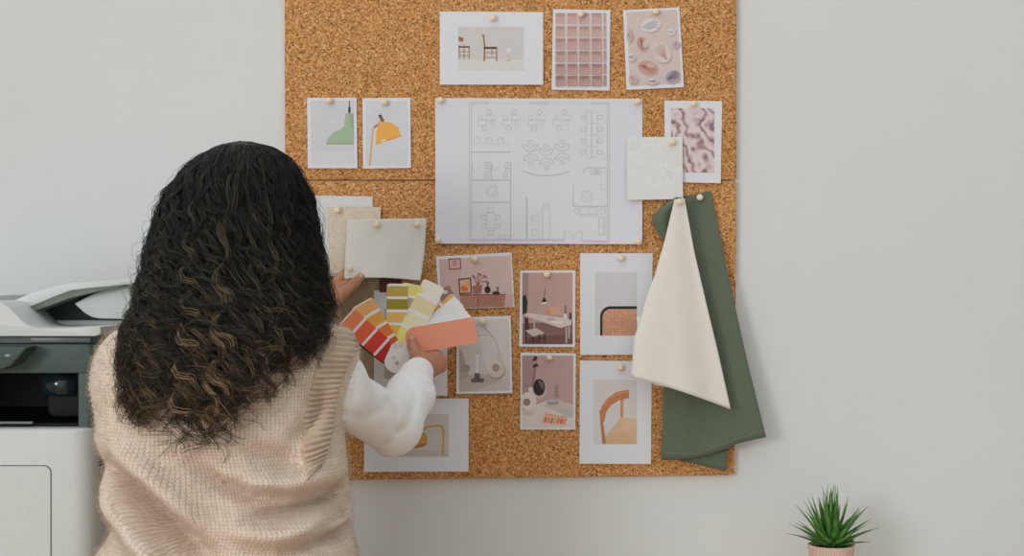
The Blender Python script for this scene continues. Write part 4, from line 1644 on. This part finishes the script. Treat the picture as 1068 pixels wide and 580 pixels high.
def make_locks(n, npts, rlo, rhi, pyoff=0.0, phis=None, curl=1.0, endrand=60):
    phi0 = phis if phis is not None else rng.uniform(-2.35, 2.35, n)
    r = np.sqrt(rng.uniform(rlo ** 2, rhi ** 2, n))
    sn = np.sin(phi0)
    front = np.clip(np.abs(phi0) - 1.6, 0, 1)
    pe = 452 - 92 * np.clip(sn, 0, 1) ** 1.5 - 34 * np.clip(-sn, 0, 1) ** 2 - rng.uniform(0, 1, n) ** 1.6 * endrand - 60 * front + pyoff
    z1 = py2z(pe)
    z0 = ZT - rng.uniform(0, 1, n) ** 2 * 0.035 - np.clip(0.97 - r, 0, 1) * 0.10
    t = np.linspace(0, 1, npts)
    # denser near the crown where the path runs level
    tt = t[None, :] ** 1.4
    z = z0[:, None] + (z1 - z0)[:, None] * tt
    drift = rng.normal(0, 0.10, n)[:, None] * t + 0.05 * np.sin(t * rng.uniform(3, 7, n)[:, None] + rng.uniform(0, 6, n)[:, None])
    phi = phi0[:, None] + drift
    rr = r[:, None] * np.ones_like(z)
    P = env(z, phi, rr)
    seg = np.linalg.norm(np.diff(P, axis=1), axis=-1)
    s_ = np.concatenate([np.zeros((n, 1)), np.cumsum(seg, 1)], 1)
    lam = (0.074 + 0.014 * np.sin(4 * phi0 + 1) + rng.normal(0, 0.009, n)).clip(0.045, 0.11)[:, None]
    lam_s = s_ / lam * 2 * np.pi * (1 + 0.25 * s_)
    ph = (7 * phi0 + 2.2 * np.sin(3 * phi0) + rng.normal(0, 1.0, n))[:, None]
    hand_ = np.where(rng.uniform(size=n) < 0.12, -1, 1)[:, None]
    R = curl * (0.0022 + 0.0135 * np.clip((s_ - 0.03) / 0.30, 0, 1) ** 1.1) * rng.uniform(0.5, 1.2, n)[:, None]
    tang = np.stack([np.cos(phi), np.sin(phi) * 0.6, np.zeros_like(phi)], -1)
    rad = np.stack([np.sin(phi), -np.cos(phi), np.zeros_like(phi)], -1)
    P = P + tang * (R * np.sin(lam_s * hand_ + ph))[..., None] + rad * (0.6 * R * (np.cos(lam_s * hand_ + ph)))[..., None]
    P[..., 2] += 0.25 * R * np.sin(lam_s * 2 + ph)
    # rest on the vest instead of sinking into it
    Pf = P.reshape(-1, 3).astype(np.float32)
    low = np.where(Pf[:, 2] < 1.42)[0]
    d = torso(Pf[low])
    lift = 0.010 + rng.uniform(0, 0.012, len(low))
    yd_ = np.where(np.cos(np.repeat(phi.ravel(), 1)[low]) > -0.35, -1.0, 1.0)
    for _ in range(7):
        Pf[low, 1] += (yd_ * np.clip(lift - torso(Pf[low]), 0, 0.05) * 0.9).astype(np.float32)
    return Pf.reshape(n, npts, 3).astype(np.float64), phi, s_


def strands(P, phi, per, spread, r0, r1, jitter=0.00035):
    n, k, _ = P.shape
    t = np.linspace(0, 1, k)
    ang = rng.uniform(0, 6.28, (n, per))
    rad = np.sqrt(rng.uniform(0, 1, (n, per))) * spread
    wid = (0.9 - 0.55 * t ** 2)[None, None, :] * rad[..., None]
    tw = ang[..., None] + t * rng.uniform(-3, 3, (n, 1, 1))
    tang = np.stack([np.cos(phi), np.sin(phi), np.zeros_like(phi)], -1)[:, None]
    rdl = np.stack([np.sin(phi), -np.cos(phi), np.zeros_like(phi)], -1)[:, None]
    C = P[:, None] + tang * (wid * np.cos(tw))[..., None] + rdl * (wid * np.sin(tw) * 0.6)[..., None]
    fz = np.cumsum(rng.normal(0, jitter, (n, per, k, 3)), axis=2) * (0.35 + 0.65 * t)[None, None, :, None]
    C = C + fz
    for q in range(3):
        fr = rng.uniform(6, 26, (n, per, 1))
        p0 = rng.uniform(0, 6.28, (n, per, 1))
        am = rng.normal(0, 0.0013, (n, per, 1)) * (0.3 + 0.7 * t)
        C = C + tang * (am * np.sin(fr * t + p0))[..., None] + rdl * (0.7 * am * np.cos(fr * t + p0 * 1.7))[..., None]
    C = C.reshape(n * per, k, 3)
    rr = rng.uniform(r0, r1, (n * per, 1)) * (1 - 0.55 * t ** 3)[None, :]
    return C, rr


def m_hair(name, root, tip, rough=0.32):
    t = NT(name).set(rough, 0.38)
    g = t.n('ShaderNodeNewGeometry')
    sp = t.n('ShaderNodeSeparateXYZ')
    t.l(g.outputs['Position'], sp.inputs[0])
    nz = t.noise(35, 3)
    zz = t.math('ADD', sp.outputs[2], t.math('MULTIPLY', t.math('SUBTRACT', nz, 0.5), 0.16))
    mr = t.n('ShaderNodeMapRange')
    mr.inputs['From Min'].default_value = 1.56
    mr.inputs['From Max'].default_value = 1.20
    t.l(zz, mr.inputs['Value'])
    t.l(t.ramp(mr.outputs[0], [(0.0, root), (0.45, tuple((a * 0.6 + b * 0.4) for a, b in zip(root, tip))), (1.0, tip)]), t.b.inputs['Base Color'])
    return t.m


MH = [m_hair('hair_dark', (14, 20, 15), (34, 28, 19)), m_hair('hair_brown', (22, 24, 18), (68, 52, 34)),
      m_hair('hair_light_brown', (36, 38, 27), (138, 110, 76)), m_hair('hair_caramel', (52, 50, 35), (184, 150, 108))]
HV, HF, HM = [], [], []


def add_hair(V, Fc, mi):
    k = sum(len(v) for v in HV)
    HV.append(V)
    HF.append(Fc + k)
    HM.append(mi)


# added dark shell under the curls, stops light passing through the hair
nph, nz_ = 40, 30
zs = ZT - 0.024 - (ZT - 0.024 - py2z(385)) * np.linspace(0, 1, nz_) ** 1.6
phs = np.linspace(-2.2, 2.2, nph)
Zg, Pg = np.meshgrid(zs, phs, indexing='ij')
kz = (ZT - 0.024 - py2z(385 - 62 * np.clip(np.sin(Pg), 0, 1) - 20 * np.clip(-np.sin(Pg), 0, 1))) / (ZT - 0.024 - py2z(385))
Zg = ZT - 0.024 - (ZT - 0.024 - Zg) * kz
wob = 0.84 + 0.03 * np.sin(Pg * 9 + Zg * 30) + 0.02 * np.sin(Pg * 17 - Zg * 60)
taper = np.clip((Zg - py2z(405)) / 0.12, 0.15, 1)
C = env(Zg, Pg, wob)
Pf = C.reshape(-1, 3).astype(np.float32)
dd = torso(Pf)
for _ in range(7):
    Pf[:, 1] -= np.where(np.cos(Pg.ravel()) > -0.35, 1, -1) * np.clip(0.004 - torso(Pf), 0, 0.05) * (Pf[:, 2] < 1.40)
Fi = np.array([(i * nph + j, i * nph + j + 1, (i + 1) * nph + j + 1, (i + 1) * nph + j) for i in range(nz_ - 1) for j in range(nph - 1)])
add_hair(Pf.astype(float), Fi, np.zeros(len(Fi), int))

K = 88


def batch(n, rlo, rhi, per, spread, r0, r1, wts, **kw):
    P, phi, s_ = make_locks(n, K, rlo, rhi, **kw)
    C, rr = strands(P, phi, per, spread, r0, r1)
    V, Fc = tubes(C, rr)
    mi = rng.choice(4, n, p=wts)
    mix = np.repeat(mi, per)
    alt = rng.choice(4, n * per, p=[0.5, 0.32, 0.14, 0.04])
    mix = np.where(rng.uniform(size=n * per) < 0.4, alt, mix)
    add_hair(V, Fc, np.repeat(mix, (K - 1) * 3))


batch(160, 0.84, 0.93, 14, 0.0080, 0.0005, 0.0009, [0.8, 0.16, 0.04, 0.0], pyoff=-40, endrand=80)
batch(230, 0.91, 0.985, 13, 0.0048, 0.0004, 0.0007, [0.66, 0.24, 0.09, 0.01], pyoff=-20, endrand=95)
batch(110, 0.92, 1.0, 8, 0.0026, 0.0004, 0.0007, [0.46, 0.32, 0.18, 0.04], pyoff=4, endrand=50, curl=1.2)
batch(80, 0.93, 1.0, 7, 0.0018, 0.0004, 0.0006, [0.66, 0.28, 0.06, 0.0], pyoff=12, endrand=34, curl=1.7)
batch(60, 0.95, 1.03, 4, 0.0020, 0.0003, 0.0005, [0.5, 0.3, 0.17, 0.03], curl=1.5, endrand=120, pyoff=8)
batch(90, 0.98, 1.08, 1, 0.001, 0.0002, 0.00035, [0.5, 0.3, 0.2, 0.0], curl=1.8, endrand=200, pyoff=8)
batch(6, 0.99, 1.02, 14, 0.0030, 0.0005, 0.0008, [0, 0, 0.25, 0.75], phis=np.array([0.08, 0.13, 0.33, -0.35, 0.55, -0.75]), endrand=90)
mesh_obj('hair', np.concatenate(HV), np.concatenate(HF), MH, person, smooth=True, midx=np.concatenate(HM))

# ================================================================== PRINTER
PW = flat((212, 217, 215), 0.45, 0.4, 2)
PG = flat((150, 156, 150), 0.5, 0.35, 3)
PD = flat((72, 90, 85), 0.42, 0.4, 5)
PB = flat((15, 19, 18), 0.6, 0.2, 2)
GL = flat((26, 40, 44), 0.08, 0.6, 2)
YF = -0.50
pr = empty('printer', (-0.93, -0.27, 0.80))
tag(pr, 'large white and dark grey office printer with its document flap, left of the person', 'printer')


def qx(px, y=YF):
    return Q(px, 290, y).x


def qz(py, y=YF):
    return Q(534, py, y).z


XL, XR = -1.16, qx(97)
ZB = qz(447)
prism('lower_body', rrect(XL, XR, YF, -0.04, 0.035, 8), 'z', 0.80, ZB, PW, pr, 0.006)
prism('door_seam', rrect(-1.10, qx(53.8), 0.835, qz(485.2), 0.012), 'y', YF - 0.0004, YF + 0.002, flat((92, 98, 94), 0.6), pr)
prism('paper_door', rrect(-1.098, qx(52.8), 0.837, qz(486.2), 0.011), 'y', YF - 0.0016, YF + 0.002, PW, pr)
boxes('vent', [(XR - 0.001, XR + 0.0012, -0.462 - 0.004, -0.462 + 0.03, z, z + 0.0022) for z in np.linspace(qz(489), qz(471), 7)], PB, pr)
ZT2, ZM = qz(350.5), qz(390)
yr = -0.485
xc = qx(82, yr)
prism('housing', rrect(xc, XR - 0.002, yr, -0.05, 0.012, 5, (1, 0, 0, 1)), 'z', ZB, ZM, PD, pr)
boxes('housing', [(XL + 0.02, xc, -0.16, -0.05, ZB, ZM), (XL + 0.02, XL + 0.06, yr, -0.05, ZB, ZM)], PB, pr)
prism('upper_housing', rrect(XL + 0.01, XR - 0.002, yr, -0.05, 0.012, 5), 'z', ZM, ZT2, PD, pr, 0.002)
box('trim_strip', XL + 0.02, XR - 0.006, yr - 0.0025, yr + 0.01, qz(359.5), qz(358), PB, pr)
box('trim_strip', qx(29), XR - 0.008, yr - 0.003, yr + 0.01, qz(357.5), qz(352.5), flat((84, 104, 98), 0.35, 0.5, 3), pr, 0.0008)
box('output_tray', XL + 0.06, xc, -0.47, -0.16, ZB, ZB + 0.006, PB, pr, 0.002)
box('tray_edge', XL + 0.06, qx(30), yr + 0.002, yr + 0.008, ZB + 0.006, ZB + 0.0095, flat((120, 130, 126), 0.4), pr)
o = prism('toner_cover', rrect(qx(40), xc - 0.001, ZB + 0.014, ZM - 0.001, 0.012, 6, (0, 0, 1, 1)), 'y', -0.455, -0.30, PB, pr, 0.004)
V, Fc = [], []
for i in range(13):
    a = math.radians(-70 + 140 * i / 12)
    for x in (qx(46, -0.45), qx(80, -0.45)):
        V.append((x, -0.446 - 0.018 * math.cos(a), (qz(404) + 0.022 * math.sin(a))))
for i in range(12):
    Fc.append((2 * i, 2 * i + 1, 2 * i + 3, 2 * i + 2))
Fc += [tuple(range(0, 26, 2)), tuple(range(25, 0, -2))]
mesh_obj('glossy_roller', V, Fc, GL, pr, smooth=True)
prism('control_panel', [(XL + 0.03, qz(360)), (qx(30, -0.53), qz(362, -0.53)), (qx(12, -0.53), qz(382, -0.53)), (qx(0, -0.53), qz(386, -0.53)), (XL + 0.03, qz(388))], 'y', -0.535, yr + 0.004, flat((62, 80, 74), 0.45, 0.4, 3), pr, 0.003)
lathe('button', [(0, 0.0025), (0.004, 0.0025), (0.0055, 0.0)], flat((150, 160, 156), 0.4), pr, 14)
bt = [c for c in pr.children if c.name.startswith('button')][0]
p = Q(8, 371, -0.535)
for v in bt.data.vertices:
    x, y, z = v.co
    v.co = (p.x + x, p.y - z + 0.0005, p.z + y * 0.5)
# scanner: dish shaped white top
dish = [(0, 315), (9, 320.5), (17.6, 329), (26, 337.5), (32, 340.8), (38, 342.4), (53, 343), (80, 342), (112, 340), (118, 339.5)]
prism('scanner_lid', [(XL, qz(350.5)), (XL, qz(312))] + [(qx(a), qz(b)) for a, b in dish] + [(XR + 0.012, qz(341)), (XR + 0.012, qz(348)), (XR + 0.004, qz(350.5))], 'y', YF, -0.34, PW, pr, 0.0025)
box('feeder_base', XL + 0.01, XR + 0.02, -0.34, -0.05, qz(350.5), qz(334, -0.34), PW, pr, 0.004)
yd = -0.335
prism('feeder_recess', [(qx(14, yd), qz(334, yd)), (qx(18, yd), qz(327, yd)), (qx(46, yd), qz(315, yd)), (qx(76, yd), qz(303, yd)), (qx(128, yd), qz(299, yd)), (qx(134, yd), qz(336, yd))], 'y', yd, -0.07, flat((44, 56, 50), 0.6, 0.3, 4), pr)
prism('roller_guide', [(qx(20, -0.345), qz(327, -0.345)), (qx(50, -0.345), qz(318.5, -0.345)), (qx(51, -0.345), qz(322, -0.345)), (qx(27, -0.345), qz(330, -0.345))], 'y', -0.36, yd, PG, pr)
for px in (24, 31, 38, 45):
    box('rib', qx(px, -0.345), qx(px + 1.6, -0.345), -0.362, yd, qz(333 - (px - 24) * 0.15, -0.345), qz(323 - (px - 24) * 0.3, -0.345), flat((70, 84, 78), 0.5), pr)
ya = -0.40
prism('document_flap', [(qx(a, ya), qz(b, ya)) for a, b in ((6, 319), (18, 312), (33, 305.5), (52, 300), (70, 296), (100, 293.5), (131, 291), (160, 289.5), (160, 295), (131, 296.8), (111, 299), (90, 301), (74, 303), (58, 309), (41, 316), (18, 326))], 'y', ya, -0.12, PW, pr, 0.0015)
prism('flap_underside', [(qx(a, ya + .004), qz(b, ya + .004)) for a, b in ((19, 326.5), (41, 316), (74, 303), (111, 299), (131, 296), (128, 298.5), (100, 304), (72, 311), (45, 321), (22, 329))], 'y', ya + 0.003, -0.2, flat((120, 128, 118), 0.6), pr)
curve = [(77.5, 316.8), (94, 308), (112, 300.5), (131, 297), (160, 293), (160, 334), (120, 332.8), (104, 332.3), (96, 331), (88, 326.5), (82, 321)]
prism('paper_support', [(qx(a, -0.37), qz(b, -0.37)) for a, b in curve], 'y', -0.37, -0.2, PW, pr, 0.002)
prism('hinge_bump', [(qx(a, -0.3), qz(b, -0.3)) for a, b in ((-20, 318), (-20, 309), (8, 308), (20, 307.5), (30, 310), (12, 320))], 'y', -0.30, -0.1, PG, pr, 0.003)

# stand below the printer and small table below the plant (both reach under the lower edge of the view)
M_WOOD = NT('birch_wood').set(0.5, 0.3)
wd_ = M_WOOD.n('ShaderNodeTexWave', wave_type='BANDS', bands_direction='Z')
wd_.inputs['Scale'].default_value = 6
wd_.inputs['Distortion'].default_value = 6
wd_.inputs['Detail'].default_value = 3
M_WOOD.l(M_WOOD.coord(), wd_.inputs['Vector'])
M_WOOD.l(M_WOOD.ramp(wd_.outputs['Fac'], [(0.0, (196, 166, 130)), (1.0, (216, 188, 152))]), M_WOOD.b.inputs['Base Color'])
M_WOOD = M_WOOD.m


def table(name, x0, x1, y0, y1, h, label, cat):
    r = empty(name, ((x0 + x1) / 2, (y0 + y1) / 2, 0))
    tag(r, label, cat)
    box('table_top', x0, x1, y0, y1, h - 0.025, h, M_WOOD, r, 0.004)
    for x in (x0 + 0.03, x1 - 0.07):
        for y in (y0 + 0.03, y1 - 0.07):
            box('leg', x, x + 0.04, y, y + 0.04, 0, h - 0.025, M_WOOD, r, 0.003)
    for ya_ in (y0 + 0.04, y1 - 0.058):
        box('apron', x0 + 0.07, x1 - 0.07, ya_, ya_ + 0.018, h - 0.085, h - 0.025, M_WOOD, r)
    return r


table('printer_table', -1.25, -0.665, -0.52, -0.02, 0.80, 'wooden table carrying the printer', 'table')

# ================================================================== PLANT
PC = Q(867, 570, -0.145)
PT = 0.80
pot = empty('potted_plant', (PC.x, -0.145, PT))
tag(pot, 'spiky green succulent in a small pale terracotta pot, lower right', 'plant')
table('side_table', PC.x - 0.22, PC.x + 0.22, -0.37, -0.02, PT, 'small wooden table carrying the potted plant', 'table')
tc_ = NT('terracotta').set(0.8, 0.2)
w_ = tc_.n('ShaderNodeTexWave', wave_type='BANDS', bands_direction='X')
w_.inputs['Scale'].default_value = 60
w_.inputs['Distortion'].default_value = 3
tc_.l(tc_.coord(), w_.inputs['Vector'])
tc_.l(tc_.ramp(tc_.math('ADD', tc_.math('MULTIPLY', w_.outputs['Fac'], 0.35), tc_.math('MULTIPLY', tc_.noise(90, 4), 0.7)),
               [(0.2, (200, 170, 152)), (0.8, (228, 204, 186))]), tc_.b.inputs['Base Color'])
tc_.bump(w_.outputs['Fac'], 0.12, 0.0005)
RZ = qz(568, -0.145) - PT
V, Fc = lathe_geo([(0.0, 0.0), (0.030, 0.0), (0.034, 0.004), (0.0385, RZ * 0.6), (0.0425, RZ - 0.002), (0.0425, RZ), (0.0395, RZ + 0.0005), (0.0375, RZ - 0.010), (0.036, RZ - 0.03), (0.0, RZ - 0.03)], 40)
V2 = []
for (x, y, z) in V:
    k = max(0, z - RZ * 0.6) / (RZ * 0.4)
    dz = 0.017 * max(0, (x * 0.75 + y * 0.66) / 0.042) ** 3 * k     # rim rises towards the back right
    V2.append((PC.x + x * (1.0 + 0.04 * k), -0.145 + y, PT + z + dz))
mesh_obj('pot', V2, Fc, tc_.m, pot, smooth=True)
V, Fc = lathe_geo([(0.0, 0.006), (0.012, 0.005), (0.026, 0.002), (0.0366, -0.001)], 30)
V = [(PC.x + a, -0.145 + b, PT + RZ - 0.007 + c + 0.0012 * random.uniform(-1, 1)) for a, b, c in V]
so = NT('soil').set(0.95, 0.1)
so.l(so.ramp(so.noise(400, 4, 0.7), [(0.3, (38, 30, 22)), (0.7, (96, 74, 52))]), so.b.inputs['Base Color'])
so.bump(so.noise(300, 4), 0.8, 0.003)
mesh_obj('soil', V, Fc, so.m, pot, smooth=True)
lf = NT('succulent_leaf').set(0.4, 0.4)
g_ = lf.noise(40, 3)
lf.l(lf.ramp(g_, [(0.3, (52, 100, 48)), (0.55, (92, 146, 62)), (0.8, (138, 182, 84))]), lf.b.inputs['Base Color'])
V_, F_ = [], []
GA = math.pi * (3 - math.sqrt(5))
base = Vector((PC.x, -0.145, PT + RZ - 0.006))
NL = 54
for k in range(NL):
    f = (k + 0.5) / NL
    tilt = math.radians(3 + 70 * f ** 0.95 + random.uniform(-6, 6))
    az = k * GA + random.uniform(-0.2, 0.2)
    L = (0.119 - 0.030 * f) * random.uniform(0.80, 1.06)
    w = random.uniform(0.0066, 0.0092)
    h = Vector((math.cos(az), math.sin(az), 0))
    sd = Vector((-math.sin(az), math.cos(az), 0))
    n = 9
    kk = len(V_)
    for i in range(n + 1):
        t = i / n
        tl = tilt - 0.20 * t + 0.22 * t * t * f
        p = base + h * (0.004 + L * t * math.sin(tl)) + Vector((0, 0, L * t * math.cos(tl)))
        nr = h * (-math.cos(tl)) + Vector((0, 0, math.sin(tl)))
        ww = w * (0.75 + 0.6 * math.sin(math.pi * min(1, t * 1.15))) * (1 - t) ** 0.75 + 0.0002
        th = 0.0022 * (1 - t * 0.9)
        V_ += [p - sd * ww + nr * ww * 0.45, p + nr * 0.0005, p + sd * ww + nr * ww * 0.45, p - nr * th]
    for i in range(n):
        a, b = kk + 4 * i, kk + 4 * i + 4
        F_ += [(a, a + 1, b + 1, b), (a + 1, a + 2, b + 2, b + 1), (a + 2, a + 3, b + 3, b + 2), (a + 3, a, b, b + 3)]
mesh_obj('leaves', V_, F_, lf.m, pot, smooth=True)

# ================================================================== LIGHT AND CAMERA
w = bpy.data.worlds.new('daylight')
scene.world = w
w.use_nodes = True
bg = w.node_tree.nodes['Background']
bg.inputs[0].default_value = (0.955, 0.99, 1.0, 1)
wt = w.node_tree
tcw = wt.nodes.new('ShaderNodeTexCoord')
dt = wt.nodes.new('ShaderNodeVectorMath')
dt.operation = 'DOT_PRODUCT'
dt.inputs[1].default_value = Vector((-0.80, -0.45, 0.40)).normalized()
wt.links.new(tcw.outputs['Generated'], dt.inputs[0])
mpr = wt.nodes.new('ShaderNodeMapRange')
mpr.interpolation_type = 'SMOOTHSTEP'
for k, v in (('From Min', -0.6), ('From Max', 1.0), ('To Min', 0.35), ('To Max', 1.06)):
    mpr.inputs[k].default_value = v
wt.links.new(dt.outputs['Value'], mpr.inputs['Value'])
wt.links.new(mpr.outputs[0], bg.inputs[1])
L = bpy.data.lights.new('window_daylight', 'AREA')
L.shape = 'RECTANGLE'
L.size, L.size_y = 1.25, 1.05
L.energy = 60
L.color = (1.0, 0.99, 0.98)
lo_ = bpy.data.objects.new('window_daylight', L)
lo_.location = (-2.99, (WY0 + WY1) / 2, (WZ0 + WZ1) / 2 + 0.2)
lo_.rotation_euler = (Vector((0.2, 0.0, 1.25)) - lo_.location).to_track_quat('-Z', 'Y').to_euler()
COL.objects.link(lo_)

cam = bpy.data.cameras.new('camera')
cam.lens = 50
cam.sensor_width = 36
co = bpy.data.objects.new('camera', cam)
co.location = (0, -CAM_D, CAM_H)
co.rotation_euler = (math.radians(90), 0, 0)
COL.objects.link(co)
scene.camera = co
vs = scene.view_settings
vs.view_transform = 'Standard'
vs.look = 'None'
vs.gamma = 1
vs.exposure = 0.0
vs.use_curve_mapping = False
